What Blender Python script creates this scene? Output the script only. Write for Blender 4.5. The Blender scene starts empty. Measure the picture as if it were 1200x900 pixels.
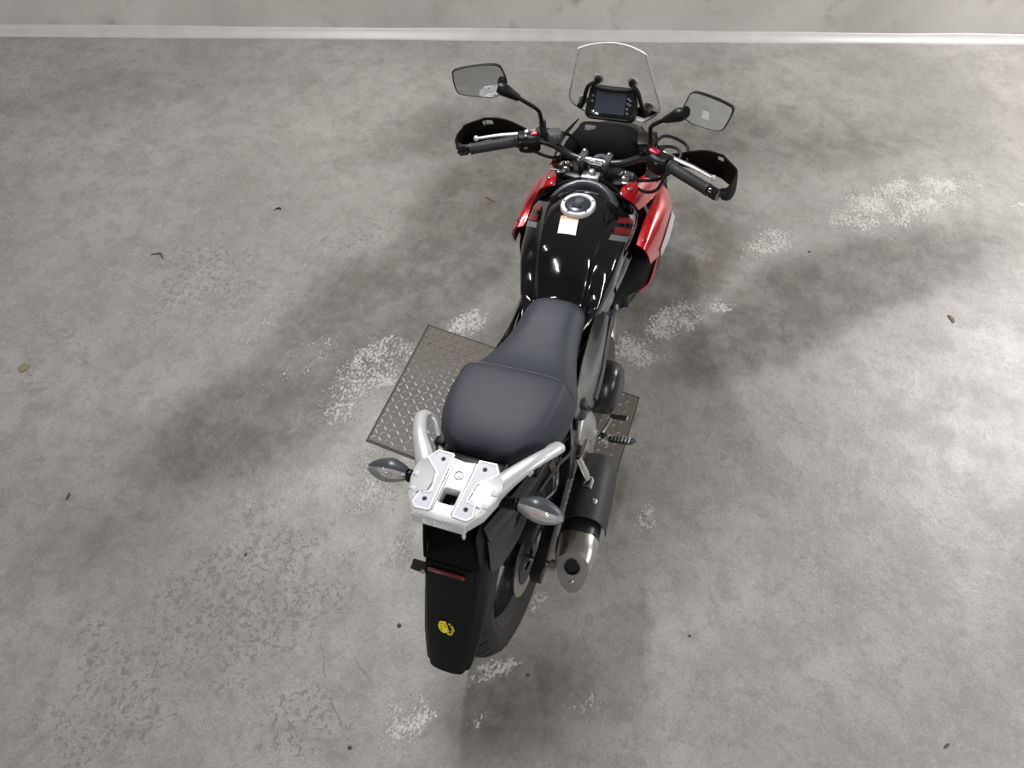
import bpy, bmesh, math, random
from mathutils import Vector, Matrix
from mathutils.bvhtree import BVHTree
R = math.radians
sc = bpy.context.scene
COL = sc.collection

# ------------------------------------------------------------------ camera
FPX = 950.4
cam_d = bpy.data.cameras.new('camera'); cam = bpy.data.objects.new('camera', cam_d); COL.objects.link(cam)
cam_d.sensor_width = 36.0; cam_d.lens = 36.0 * FPX / 1200.0; cam_d.clip_start = 0.05; cam_d.clip_end = 60
yaw, pitch, roll = R(15.02), R(52.15), R(6.54)
fw = Vector((math.cos(yaw)*math.cos(pitch), math.sin(yaw)*math.cos(pitch), -math.sin(pitch)))
rt = Vector((math.sin(yaw), -math.cos(yaw), 0)); up = rt.cross(fw)
r2 = rt*math.cos(roll) + up*math.sin(roll); u2 = up*math.cos(roll) - rt*math.sin(roll)
M = Matrix((r2, u2, -fw)).transposed().to_4x4(); M.translation = Vector((-1.104, -0.205, 2.55))
cam.matrix_world = M
sc.camera = cam

# ------------------------------------------------------------------ light
sc.view_settings.view_transform = 'Standard'; sc.view_settings.look = 'None'
sc.view_settings.gamma = 1.0; sc.view_settings.use_curve_mapping = False
sc.view_settings.exposure = 0.24
w = bpy.data.worlds.new('garage_air'); sc.world = w; w.use_nodes = True
w.node_tree.nodes['Background'].inputs[0].default_value = (0.9, 0.95, 1.0, 1)
w.node_tree.nodes['Background'].inputs[1].default_value = 0.07
CEIL = 3.0
WT = Vector((0.4442, -0.8959, 0)); WN = Vector((-0.896, -0.444, 0))     # along the wall, out of the wall
def tube_light(x, y, power, length=1.25, ang=None):
    l = bpy.data.lights.new('ceiling_tube_light', 'AREA'); l.shape = 'RECTANGLE'
    l.size = length; l.size_y = 0.14; l.energy = power; l.color = (1.0, 0.985, 0.965)
    o = bpy.data.objects.new('ceiling_tube_light', l); COL.objects.link(o)
    o.location = (x, y, CEIL - 0.09); o.rotation_euler = (0, 0, math.atan2(WN.y, WN.x) if ang is None else ang)
    return o
tube_light(1.45, 1.25, 82)
tube_light(4.15, -3.2, 220)
tube_light(-1.9, 4.5, 70)
tube_light(-2.3, -1.3, 48)
tube_light(0.5, -4.4, 130)
tube_light(-5.2, 3.2, 80)  # unseen lamp, added behind the camera to brighten the mirror reflections
tube_light(-5.6, -2.6, 80)  # second unseen lamp, added for mirror brightness and fill

# ------------------------------------------------------------------ materials
def newmat(name):
    m = bpy.data.materials.new(name); m.use_nodes = True
    nt = m.node_tree; b = nt.nodes['Principled BSDF']
    return m, nt, b
def pmat(name, col, rough=0.5, metal=0.0, coat=0.0, bump=0.0, scale=200.0, vary=0.0, spec=0.5, coat_r=0.05, rvary=0.0):
    m, nt, b = newmat(name)
    b.inputs['Base Color'].default_value = (*col, 1); b.inputs['Roughness'].default_value = rough
    b.inputs['Metallic'].default_value = metal; b.inputs['Coat Weight'].default_value = coat
    b.inputs['Coat Roughness'].default_value = coat_r; b.inputs['Specular IOR Level'].default_value = spec
    tc = nt.nodes.new('ShaderNodeTexCoord')
    n = nt.nodes.new('ShaderNodeTexNoise'); n.inputs['Scale'].default_value = scale; n.inputs['Detail'].default_value = 3
    nt.links.new(tc.outputs['Object'], n.inputs['Vector'])
    if bump:
        bp = nt.nodes.new('ShaderNodeBump'); bp.inputs['Strength'].default_value = bump; bp.inputs['Distance'].default_value = 0.001
        nt.links.new(n.outputs['Fac'], bp.inputs['Height']); nt.links.new(bp.outputs['Normal'], b.inputs['Normal'])
    if vary:
        n2 = nt.nodes.new('ShaderNodeTexNoise'); n2.inputs['Scale'].default_value = 9; n2.inputs['Detail'].default_value = 5
        nt.links.new(tc.outputs['Object'], n2.inputs['Vector'])
        mx = nt.nodes.new('ShaderNodeMix'); mx.data_type = 'RGBA'
        mx.inputs['A'].default_value = tuple(c*(1-vary) for c in col) + (1,)
        mx.inputs['B'].default_value = tuple(min(1, c*(1+vary)) for c in col) + (1,)
        nt.links.new(n2.outputs['Fac'], mx.inputs['Factor']); nt.links.new(mx.outputs['Result'], b.inputs['Base Color'])
        mr = nt.nodes.new('ShaderNodeMapRange'); mr.inputs['To Min'].default_value = max(0, rough-rvary); mr.inputs['To Max'].default_value = rough+rvary
        nt.links.new(n2.outputs['Fac'], mr.inputs['Value']); nt.links.new(mr.outputs['Result'], b.inputs['Roughness'])
    return m
MT = {
 'gloss_black': pmat('gloss_black_paint', (0.004, 0.004, 0.005), 0.10, coat=1.0, vary=0.2, rvary=0.02),
 'plastic': pmat('black_plastic', (0.003, 0.003, 0.0034), 0.42, bump=0.25, scale=600, vary=0.25, rvary=0.06, spec=0.25),
 'satin_plastic': pmat('satin_dark_plastic', (0.012, 0.0125, 0.014), 0.30, bump=0.15, scale=500, vary=0.25, rvary=0.05),
 'matte': pmat('matte_black', (0.003, 0.003, 0.0032), 0.55, bump=0.3, scale=300, spec=0.3),
 'seat': pmat('seat_vinyl', (0.034, 0.0375, 0.051), 0.52, bump=0.6, scale=520, vary=0.08, rvary=0.05, spec=0.32),
 'seat2': pmat('seat_vinyl_passenger', (0.030, 0.031, 0.038), 0.52, bump=0.6, scale=520, vary=0.08, rvary=0.05),
 'red': pmat('red_paint', (0.42, 0.006, 0.012), 0.25, metal=0.25, coat=1.0, vary=0.12, rvary=0.04),
 'silver': pmat('silver_paint', (0.62, 0.62, 0.64), 0.36, metal=0.45, vary=0.05, rvary=0.05),
 'silver_pad': pmat('silver_paint_recess', (0.46, 0.46, 0.52), 0.5, metal=0.2, bump=0.5, scale=700),
 'chrome': pmat('chrome', (0.75, 0.75, 0.77), 0.12, metal=1.0),
 'alum': pmat('cast_aluminium', (0.5, 0.5, 0.5), 0.38, metal=0.9, bump=0.4, scale=400, vary=0.2, rvary=0.1),
 'steel': pmat('brushed_steel', (0.55, 0.52, 0.48), 0.30, metal=1.0, vary=0.12, rvary=0.08, bump=0.2, scale=300),
 'darkmetal': pmat('dark_metal', (0.03, 0.03, 0.034), 0.35, metal=0.6, vary=0.3, rvary=0.1),
 'greymetal': pmat('grey_satin_paint', (0.070, 0.073, 0.085), 0.34, metal=0.3, bump=0.2, scale=500, vary=0.1, rvary=0.05),
 'guard': pmat('textured_black', (0.0035, 0.0035, 0.0038), 0.75, bump=0.4, scale=400, spec=0.15),
 'slate': pmat('slate_heat_shield', (0.020, 0.0215, 0.025), 0.55, bump=0.3, scale=500, vary=0.15, rvary=0.05),
 'semi': pmat('semi_gloss_black', (0.018, 0.018, 0.018), 0.22, coat=0.6, vary=0.15, rvary=0.04),
 'rubber': pmat('tyre_rubber', (0.012, 0.012, 0.012), 0.7, bump=0.6, scale=220, vary=0.3, rvary=0.08),
 'grip': pmat('grip_rubber', (0.022, 0.022, 0.025), 0.5, bump=0.8, scale=450),
 'mirror': pmat('mirror_glass', (0.80, 0.82, 0.82), 0.02, metal=1.0),
 'white': pmat('white_print', (0.8, 0.8, 0.78), 0.5),
 'pale': pmat('pale_square', (0.78, 0.80, 0.80), 0.3),
 'orange': pmat('orange_print', (0.75, 0.30, 0.10), 0.5),
 'yellow': pmat('yellow_print', (0.72, 0.60, 0.03), 0.45),
 'ink': pmat('dark_print', (0.02, 0.02, 0.015), 0.5),
 'greyprint': pmat('grey_print', (0.13, 0.13, 0.145), 0.35, coat=0.8),
 'redprint': pmat('red_print', (0.13, 0.008, 0.013), 0.3, coat=0.8),
 'button': pmat('red_switch', (0.85, 0.04, 0.09), 0.4),
 'reflector': pmat('red_reflector', (0.10, 0.005, 0.006), 0.3, coat=1.0),
 'amber': pmat('amber_bulb', (0.45, 0.08, 0.02), 0.2, coat=0.5),
 'screen': pmat('display_glass', (0.032, 0.037, 0.055), 0.16, coat=1.0),
 'capblue': pmat('cap_lacquer', (0.04, 0.048, 0.066), 0.30, metal=0.4, vary=0.15, rvary=0.05),
 'ring': pmat('cap_ring_alloy', (0.60, 0.60, 0.62), 0.42, metal=0.35),
 'leaf': pmat('dry_leaf', (0.16, 0.14, 0.09), 0.8, vary=0.4),
 'twig': pmat('twig_bark', (0.05, 0.045, 0.04), 0.8, vary=0.3),
 'brown': pmat('brown_paper', (0.14, 0.095, 0.065), 0.8, vary=0.3),
 'stone': pmat('dark_grit', (0.05, 0.048, 0.045), 0.8, vary=0.3),
}
def clear_mat(name, ior, tint, rough, base):
    m, nt, b = newmat(name); nt.nodes.remove(b)
    tr = nt.nodes.new('ShaderNodeBsdfTransparent'); tr.inputs[0].default_value = (*tint, 1)
    gl = nt.nodes.new('ShaderNodeBsdfGlossy'); gl.inputs['Roughness'].default_value = rough
    fr = nt.nodes.new('ShaderNodeFresnel'); fr.inputs['IOR'].default_value = ior
    df = nt.nodes.new('ShaderNodeBsdfDiffuse'); df.inputs[0].default_value = (0.8, 0.8, 0.8, 1)
    n = nt.nodes.new('ShaderNodeTexNoise'); n.inputs['Scale'].default_value = 30
    mr = nt.nodes.new('ShaderNodeMapRange'); mr.inputs['To Min'].default_value = base*0.6; mr.inputs['To Max'].default_value = base*1.4
    nt.links.new(n.outputs['Fac'], mr.inputs['Value'])
    m1 = nt.nodes.new('ShaderNodeMixShader'); nt.links.new(mr.outputs['Result'], m1.inputs[0])
    nt.links.new(tr.outputs[0], m1.inputs[1]); nt.links.new(df.outputs[0], m1.inputs[2])
    m2 = nt.nodes.new('ShaderNodeMixShader'); nt.links.new(fr.outputs[0], m2.inputs[0])
    nt.links.new(m1.outputs[0], m2.inputs[1]); nt.links.new(gl.outputs[0], m2.inputs[2])
    nt.links.new(m2.outputs[0], nt.nodes['Material Output'].inputs[0])
    return m
MT['glass'] = clear_mat('clear_acrylic', 1.15, (0.965, 0.965, 0.955), 0.03, 0.012)
MT['glass_edge'] = clear_mat('acrylic_edge', 1.5, (0.95, 0.95, 0.95), 0.2, 0.62)
MT['lens'] = clear_mat('clear_lens', 1.4, (0.98, 0.98, 0.98), 0.06, 0.26)

# ------------------------------------------------------------------ mesh helpers
def V(*a): return Vector(a)
def cr(p0, p1, p2, p3, t):
    return 0.5*((2*p1) + (p2-p0)*t + (2*p0-5*p1+4*p2-p3)*t*t + (3*p1-p0-3*p2+p3)*t*t*t)
def spline(pts, n, closed=False):
    pts = [Vector(p) for p in pts]; N = len(pts); out = []
    if n <= 1: return pts
    segs = N if closed else N-1
    for i in range(segs):
        if closed: a, b, c, d = pts[i-1], pts[i], pts[(i+1) % N], pts[(i+2) % N]
        else:
            b, c = pts[i], pts[i+1]
            a = pts[i-1] if i > 0 else b*2-c
            d = pts[i+2] if i+2 < N else c*2-b
        for k in range(n): out.append(cr(a, b, c, d, k/n))
    if not closed: out.append(pts[-1])
    return out
def dense(ctrl, sr, scn, wrap=False):
    rows = [spline(r, scn, wrap) for r in ctrl]
    cols = [spline([r[j] for r in rows], sr) for j in range(len(rows[0]))]
    return [[cols[j][i] for j in range(len(cols))] for i in range(len(cols[0]))]
class MB:
    def __init__(s): s.v = []; s.f = []
    def add(s, vs, fs):
        o = len(s.v); s.v += [Vector(p) for p in vs]; s.f += [tuple(i+o for i in f) for f in fs]; return s
    def box(s, c, size, rot=None, taper=1.0):
        x, y, z = (k/2 for k in size); vs = []
        for dz in (-1, 1):
            t = taper if dz > 0 else 1.0
            for dx, dy in ((-1,-1),(1,-1),(1,1),(-1,1)):
                p = V(dx*x*t, dy*y*t, dz*z)
                if rot is not None: p = rot @ p
                vs.append(Vector(c)+p)
        return s.add(vs, [(3,2,1,0),(4,5,6,7),(0,1,5,4),(1,2,6,5),(2,3,7,6),(3,0,4,7)])
    def tube(s, path, r, n=10, sm=1, cap=True, flat=1.0, upv=(0,0,1)):
        P = spline(path, sm) if sm > 1 else [Vector(p) for p in path]
        if isinstance(r, (list, tuple)):
            rr = [x[0] for x in spline([(a,0,0) for a in r], sm)] if sm > 1 else list(r)
        else: rr = [r]*len(P)
        vs = []; fs = []; N = len(P); U = None
        for i in range(N):
            t = (P[min(i+1,N-1)]-P[max(i-1,0)]).normalized()
            if U is None:
                U = Vector(upv); U = (U - t*U.dot(t))
                if U.length < 1e-3: U = V(1,0,0) - t*t.x
                U.normalize()
            else:
                U = (U - t*U.dot(t)).normalized()
            W = t.cross(U)
            for k in range(n):
                a = 2*math.pi*k/n
                vs.append(P[i] + (W*math.cos(a) + U*math.sin(a)*flat)*rr[i])
        for i in range(N-1):
            for k in range(n):
                k2 = (k+1) % n
                fs.append((i*n+k, i*n+k2, (i+1)*n+k2, (i+1)*n+k))
        if cap:
            fs.append(tuple(range(n-1,-1,-1))); fs.append(tuple((N-1)*n+k for k in range(n)))
        return s.add(vs, fs)
    def lathe(s, prof, o=(0,0,0), axis=(0,1,0), n=24, closed=False, ref=None, a0=0, a1=None):
        # prof: (radius, along)
        A = Vector(axis).normalized(); X = Vector(ref) if ref else (V(0,0,1) if abs(A.z) < .9 else V(1,0,0))
        X = (X - A*X.dot(A)).normalized(); Y = A.cross(X); o = Vector(o); vs = []; fs = []; m = len(prof)
        for k in range(n):
            a = 2*math.pi*k/n; d = X*math.cos(a)+Y*math.sin(a)
            for (r, h) in prof: vs.append(o + d*r + A*h)
        mm = m if closed else m-1
        for k in range(n):
            k2 = (k+1) % n
            for j in range(mm):
                j2 = (j+1) % m
                fs.append((k*m+j, k2*m+j, k2*m+j2, k*m+j2))
        if not closed:
            if prof[0][0] > 1e-6: fs.append(tuple(k*m for k in range(n-1,-1,-1)))
            if prof[-1][0] > 1e-6: fs.append(tuple(k*m+m-1 for k in range(n)))
        return s.add(vs, fs)
    def prism(s, poly, fr, h):
        # poly: 2D pts in frame fr=(origin, X, Y); extruded along X x Y by h
        o, X, Y = (Vector(q) for q in fr); Z = X.cross(Y).normalized()*h; n = len(poly)
        vs = [o+X*a+Y*b for a, b in poly] + [o+X*a+Y*b+Z for a, b in poly]
        fs = [tuple(range(n-1,-1,-1)), tuple(range(n, 2*n))] + [(i, (i+1)%n, n+(i+1)%n, n+i) for i in range(n)]
        return s.add(vs, fs)
    def loft(s, ctrl, sr=4, scn=4, caps=True):
        G = dense(ctrl, sr, scn, True); m = len(G[0]); vs = [p for r in G for p in r]; fs = []
        for i in range(len(G)-1):
            for j in range(m):
                j2 = (j+1) % m; fs.append((i*m+j, i*m+j2, (i+1)*m+j2, (i+1)*m+j))
        if caps:
            fs.append(tuple(range(m-1,-1,-1))); fs.append(tuple((len(G)-1)*m+j for j in range(m)))
        return s.add(vs, fs)
    def panel(s, ctrl, th, sr=4, scn=4, skip=None, fixed=None):
        G = dense(ctrl, sr, scn); nr = len(G); nc = len(G[0]); N = []
        for i in range(nr):
            row = []
            for j in range(nc):
                a = G[min(i+1,nr-1)][j]-G[max(i-1,0)][j]; b = G[i][min(j+1,nc-1)]-G[i][max(j-1,0)]
                nn = a.cross(b); row.append(nn.normalized() if nn.length > 1e-12 else V(0,0,1))
            N.append(row)
        vs = [p for r in G for p in r] + [G[i][j]-N[i][j]*th for i in range(nr) for j in range(nc)]; o = nr*nc
        cell = {(i,j) for i in range(nr-1) for j in range(nc-1) if not (skip and skip(i/(nr-1), j/(nc-1), (i+1)/(nr-1), (j+1)/(nc-1)))}
        fs = []
        I = lambda i, j: i*nc+j
        for (i, j) in cell:
            a, b, c, d = I(i,j), I(i+1,j), I(i+1,j+1), I(i,j+1)
            fs.append((a,b,c,d)); fs.append((o+d,o+c,o+b,o+a))
            if (i, j-1) not in cell: fs.append((a, o+a, o+b, b))
            if (i, j+1) not in cell: fs.append((c, o+c, o+d, d))
            if (i-1, j) not in cell: fs.append((d, o+d, o+a, a))
            if (i+1, j) not in cell: fs.append((b, o+b, o+c, c))
        return s.add(vs, fs)
    def build(s, name, mat, parent=None, bevel=0.0, smooth=40, seg=2, mirror=False, xf=None, clean=True):
        me = bpy.data.meshes.new(name); vs = s.v
        if xf is not None: vs = [xf(p) for p in vs]
        fs = s.f
        if mirror:
            vs = [V(p.x, -p.y, p.z) for p in vs]; fs = [tuple(reversed(f)) for f in fs]
        me.from_pydata([tuple(p) for p in vs], [], fs)
        bm = bmesh.new(); bm.from_mesh(me)
        if clean: bmesh.ops.remove_doubles(bm, verts=bm.verts, dist=1e-6)
        bmesh.ops.recalc_face_normals(bm, faces=bm.faces)
        if bevel:
            es = [e for e in bm.edges if len(e.link_faces) == 2 and e.calc_face_angle(0) > R(28)]
            bmesh.ops.bevel(bm, geom=es, offset=bevel, segments=seg, affect='EDGES', profile=0.5, clamp_overlap=True)
        bm.to_mesh(me); bm.free()
        me.shade_smooth(); me.set_sharp_from_angle(angle=R(smooth))
        me.materials.append(MT[mat] if isinstance(mat, str) else mat)
        o = bpy.data.objects.new(name, me); COL.objects.link(o)
        if parent is not None: o.parent = parent
        return o
def tag(o, label=None, cat=None, group=None, kind=None):
    if label: o['label'] = label
    if cat: o['category'] = cat
    if group: o['group'] = group
    if kind: o['kind'] = kind
    return o
def rot_to(zdir, xdir=(1,0,0)):
    z = Vector(zdir).normalized(); x = Vector(xdir); x = (x - z*x.dot(z)).normalized(); y = z.cross(x)
    return Matrix((x, y, z)).transposed()
def screw(name, p, d, r, mat, parent, h=0.004):
    a = MB(); a.lathe([(r, 0), (r, h*0.6), (r*0.75, h), (r*0.4, h), (r*0.38, h*0.5), (0.0001, h*0.5)], p, d, 12)
    return a.build(name, mat, parent)

# ------------------------------------------------------------------ floor material
def concrete(name, wall=False):
    m, nt, b = newmat(name); N = nt.nodes; Lk = nt.links.new
    tc = N.new('ShaderNodeTexCoord'); P = tc.outputs['Object']
    def noise(scale, detail=4, rough=0.6, vec=P, dist=0.0, stretch=None):
        n = N.new('ShaderNodeTexNoise'); n.inputs['Scale'].default_value = scale; n.inputs['Detail'].default_value = detail
        n.inputs['Roughness'].default_value = rough; n.inputs['Distortion'].default_value = dist
        if stretch:
            mp = N.new('ShaderNodeMapping'); mp.inputs['Rotation'].default_value = (0,0,stretch[0]); mp.inputs['Scale'].default_value = (stretch[1], stretch[2], 1)
            Lk(vec, mp.inputs['Vector']); vec = mp.outputs['Vector']
        Lk(vec, n.inputs['Vector']); return n.outputs['Fac']
    def mrange(x, a, b_, c=0.0, d=1.0, smooth=True):
        n = N.new('ShaderNodeMapRange'); n.interpolation_type = 'SMOOTHSTEP' if smooth else 'LINEAR'
        for k, q in zip(('From Min','From Max','To Min','To Max'), (a,b_,c,d)): n.inputs[k].default_value = q
        Lk(x, n.inputs['Value']); return n.outputs['Result']
    def op(kind, x, y):
        n = N.new('ShaderNodeMath'); n.operation = kind
        for i, q in enumerate((x, y)):
            if isinstance(q, (int, float)): n.inputs[i].default_value = q
            else: Lk(q, n.inputs[i])
        return n.outputs[0]
    def ell(cx, cy, rx, ry, ang, vec=P):
        mp = N.new('ShaderNodeMapping'); mp.vector_type = 'TEXTURE'
        mp.inputs['Location'].default_value = (cx, cy, 0); mp.inputs['Rotation'].default_value = (0,0,ang); mp.inputs['Scale'].default_value = (rx, ry, 1)
        Lk(vec, mp.inputs['Vector'])
        ln = N.new('ShaderNodeVectorMath'); ln.operation = 'LENGTH'; Lk(mp.outputs[0], ln.inputs[0])
        return mrange(ln.outputs['Value'], 1.0, 0.0)
    def mix(fac, A, B):
        n = N.new('ShaderNodeMix'); n.data_type = 'RGBA'
        if isinstance(fac, float): n.inputs['Factor'].default_value = fac
        else: Lk(fac, n.inputs['Factor'])
        for k, q in (('A', A), ('B', B)):
            if isinstance(q, tuple): n.inputs[k].default_value = (*q, 1)
            else: Lk(q, n.inputs[k])
        return n.outputs['Result']
    def summax(lst):
        o = lst[0]
        for q in lst[1:]: o = op('MAXIMUM', o, q)
        return o
    big = noise(0.9, 5, 0.6); med = noise(5, 6, 0.65); fine = noise(45, 6, 0.7); grain = noise(260, 3, 0.7)
    if wall:
        c = mix(mrange(big, 0.3, 0.7), (0.33, 0.318, 0.30), (0.46, 0.446, 0.42))
        c = mix(mrange(med, 0.52, 0.75), c, (0.27, 0.258, 0.24))
        streak = noise(3.0, 5, 0.7, stretch=(0, 1.0, 1.0))
        c = mix(mrange(fine, 0.62, 0.75), c, (0.20, 0.19, 0.175))
        h = op('ADD', op('MULTIPLY', med, 0.6), op('MULTIPLY', fine, 0.4))
        Lk(c, b.inputs['Base Color']); b.inputs['Roughness'].default_value = 0.6
        bp = N.new('ShaderNodeBump'); bp.inputs['Strength'].default_value = 0.35; bp.inputs['Distance'].default_value = 0.01
        Lk(h, bp.inputs['Height']); Lk(bp.outputs[0], b.inputs['Normal'])
        return m
    c = mix(mrange(big, 0.32, 0.68), (0.228, 0.219, 0.208), (0.330, 0.317, 0.302))
    mott = noise(13, 8, 0.78, dist=0.3); spot = noise(34, 6, 0.75, dist=0.5)
    c = mix(op('MULTIPLY', mrange(med, 0.40, 0.66), 0.55), c, (0.175, 0.170, 0.157))
    c = mix(op('MULTIPLY', mrange(mott, 0.46, 0.62), 0.55), c, (0.165, 0.160, 0.148))
    c = mix(op('MULTIPLY', mrange(spot, 0.50, 0.66), 0.40), c, (0.36, 0.352, 0.335))
    # old oil-darkened tracks and grime; one patch also deepens the bike's cast shadow
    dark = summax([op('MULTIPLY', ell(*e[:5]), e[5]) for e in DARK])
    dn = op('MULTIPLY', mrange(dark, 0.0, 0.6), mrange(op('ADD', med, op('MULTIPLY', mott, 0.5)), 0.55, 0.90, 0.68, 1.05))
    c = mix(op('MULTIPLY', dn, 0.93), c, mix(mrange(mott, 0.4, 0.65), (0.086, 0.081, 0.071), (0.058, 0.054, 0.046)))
    brown = summax([op('MULTIPLY', ell(*e[:5]), e[5]) for e in BROWN])
    c = mix(op('MULTIPLY', brown, mrange(med, 0.35, 0.6)), c, (0.085, 0.066, 0.042))
    # directional wear scratches
    scr = noise(60, 3, 0.6, stretch=(R(-35), 0.06, 1.0)); scr2 = noise(90, 3, 0.6, stretch=(R(25), 0.05, 1.0))
    c = mix(op('MULTIPLY', mrange(op('MAXIMUM', scr, scr2), 0.62, 0.74), 0.16), c, (0.40, 0.39, 0.37))
    # pits
    vo = N.new('ShaderNodeTexVoronoi'); vo.inputs['Scale'].default_value = 42; vo.inputs['Randomness'].default_value = 1.0
    wv = N.new('ShaderNodeVectorMath'); wv.operation = 'ADD'
    nz = N.new('ShaderNodeTexNoise'); nz.inputs['Scale'].default_value = 25; Lk(P, nz.inputs['Vector'])
    ws = N.new('ShaderNodeVectorMath'); ws.operation = 'SCALE'; ws.inputs['Scale'].default_value = 0.05; Lk(nz.outputs['Color'], ws.inputs[0])
    Lk(P, wv.inputs[0]); Lk(ws.outputs[0], wv.inputs[1]); Lk(wv.outputs[0], vo.inputs['Vector'])
    pitarea = summax([op('MULTIPLY', ell(*e[:5]), e[5]) for e in PITS])
    worm = noise(52, 2, 0.5, dist=0.9)
    pit = op('MULTIPLY', mrange(worm, 0.555, 0.62), mrange(op('ADD', pitarea, mrange(noise(7, 3), 0.3, 0.7, -0.35, 0.35)), 0.10, 0.70))
    c = mix(op('MULTIPLY', pit, 0.60), c, (0.12, 0.114, 0.102))
    # peeled pale coating
    flake = noise(85, 5, 0.75, dist=0.6, stretch=(R(-20), 0.8, 1.15)); flake2 = noise(9, 5, 0.7)
    wm = summax([op('MULTIPLY', ell(*e[:5]), e[5]) for e in WHITE])
    thr = op('ADD', op('MULTIPLY', op('MINIMUM', mrange(wm, 0.0, 0.7, 0.0, 0.9, False), 1.0), 0.26), op('ADD', op('MULTIPLY', flake, 0.95), op('MULTIPLY', flake2, 0.55)))
    pale = op('MULTIPLY', mrange(thr, 0.955, 1.005), mrange(wm, 0.01, 0.08))
    c = mix(op('MULTIPLY', pale, 0.9), c, (0.52, 0.508, 0.482))
    # hairline cracks and scratches
    wz = N.new('ShaderNodeTexNoise'); wz.inputs['Scale'].default_value = 9; wz.inputs['Detail'].default_value = 4; Lk(P, wz.inputs['Vector'])
    wa = N.new('ShaderNodeVectorMath'); wa.operation = 'SUBTRACT'; wa.inputs[1].default_value = (0.5, 0.5, 0.5); Lk(wz.outputs['Color'], wa.inputs[0])
    wb_ = N.new('ShaderNodeVectorMath'); wb_.operation = 'SCALE'; wb_.inputs['Scale'].default_value = 0.05; Lk(wa.outputs[0], wb_.inputs[0])
    wc = N.new('ShaderNodeVectorMath'); wc.operation = 'ADD'; Lk(P, wc.inputs[0]); Lk(wb_.outputs[0], wc.inputs[1])
    crk = summax([op('MULTIPLY', ell(*e[:5], vec=wc.outputs[0]), e[5]) for e in CRACKS])
    c = mix(op('MULTIPLY', mrange(crk, 0.0, 0.5), 0.55), c, (0.09, 0.085, 0.075))
    # grain
    peb = noise(105, 5, 0.8, dist=0.3); peb2 = noise(150, 4, 0.8)
    c = mix(op('MULTIPLY', mrange(peb, 0.50, 0.64), 0.42), c, (0.105, 0.100, 0.090))
    c = mix(op('MULTIPLY', mrange(peb2, 0.55, 0.70), 0.34), c, (0.46, 0.45, 0.43))
    c = mix(op('MULTIPLY', mrange(grain, 0.35, 0.7), 0.48), c, (0.12, 0.115, 0.105))
    spk = noise(120, 2, 0.5)
    c = mix(op('MULTIPLY', mrange(spk, 0.70, 0.76), 0.6), c, (0.06, 0.058, 0.05))
    Lk(c, b.inputs['Base Color'])
    rg = op('ADD', mrange(med, 0.3, 0.7, 0.33, 0.46), op('MULTIPLY', pale, 0.15))
    rg = op('ADD', rg, op('MULTIPLY', dark, 0.06))
    Lk(rg, b.inputs['Roughness'])
    h = op('ADD', op('MULTIPLY', fine, 0.5), op('MULTIPLY', grain, 0.15))
    h = op('ADD', h, op('MULTIPLY', pale, 0.25)); h = op('SUBTRACT', h, op('MULTIPLY', pit, 0.35))
    h = op('ADD', h, op('MULTIPLY', med, 0.5))
    bp = N.new('ShaderNodeBump'); bp.inputs['Strength'].default_value = 0.8; bp.inputs['Distance'].default_value = 0.004
    Lk(h, bp.inputs['Height']); Lk(bp.outputs[0], b.inputs['Normal'])
    return m
# (centre x, centre y, radius x, radius y, rotation, strength) in metres on the floor
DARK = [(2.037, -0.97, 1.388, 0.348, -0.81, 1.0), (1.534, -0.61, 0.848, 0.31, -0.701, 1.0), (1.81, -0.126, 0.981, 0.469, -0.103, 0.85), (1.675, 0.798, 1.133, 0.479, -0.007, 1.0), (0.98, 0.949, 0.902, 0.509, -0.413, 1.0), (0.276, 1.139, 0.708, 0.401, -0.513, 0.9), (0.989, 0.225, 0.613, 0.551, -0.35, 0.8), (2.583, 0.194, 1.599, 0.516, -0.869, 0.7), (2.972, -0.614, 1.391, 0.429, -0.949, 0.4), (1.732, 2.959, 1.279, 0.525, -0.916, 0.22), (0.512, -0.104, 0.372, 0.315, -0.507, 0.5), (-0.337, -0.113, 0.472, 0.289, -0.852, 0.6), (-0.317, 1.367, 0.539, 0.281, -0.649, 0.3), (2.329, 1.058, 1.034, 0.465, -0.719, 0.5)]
BROWN = [(0.103, 0.43, 0.11, 0.075, 0.005, 0.8), (0.202, -0.073, 0.139, 0.046, 0.098, 0.9), (0.447, -0.227, 0.192, 0.031, 0.054, 0.9), (0.837, -0.18, 0.118, 0.048, -0.094, 0.6), (1.82, -0.286, 0.406, 0.174, -0.335, 0.35), (3.398, -0.011, 0.412, 0.22, -0.649, 0.35), (1.644, 0.239, 0.365, 0.252, -0.447, 0.4)]
PITS = [(-0.347, 0.796, 0.518, 0.435, -0.134, 1.0), (-0.729, 1.027, 0.366, 0.381, -0.365, 0.8), (0.808, 1.703, 0.433, 0.403, -0.303, 0.9), (1.313, 1.237, 0.458, 0.294, -0.597, 0.55), (0.218, 2.001, 0.333, 0.276, -0.594, 0.4), (-0.636, 0.45, 0.255, 0.195, -0.435, 0.8)]
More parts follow.
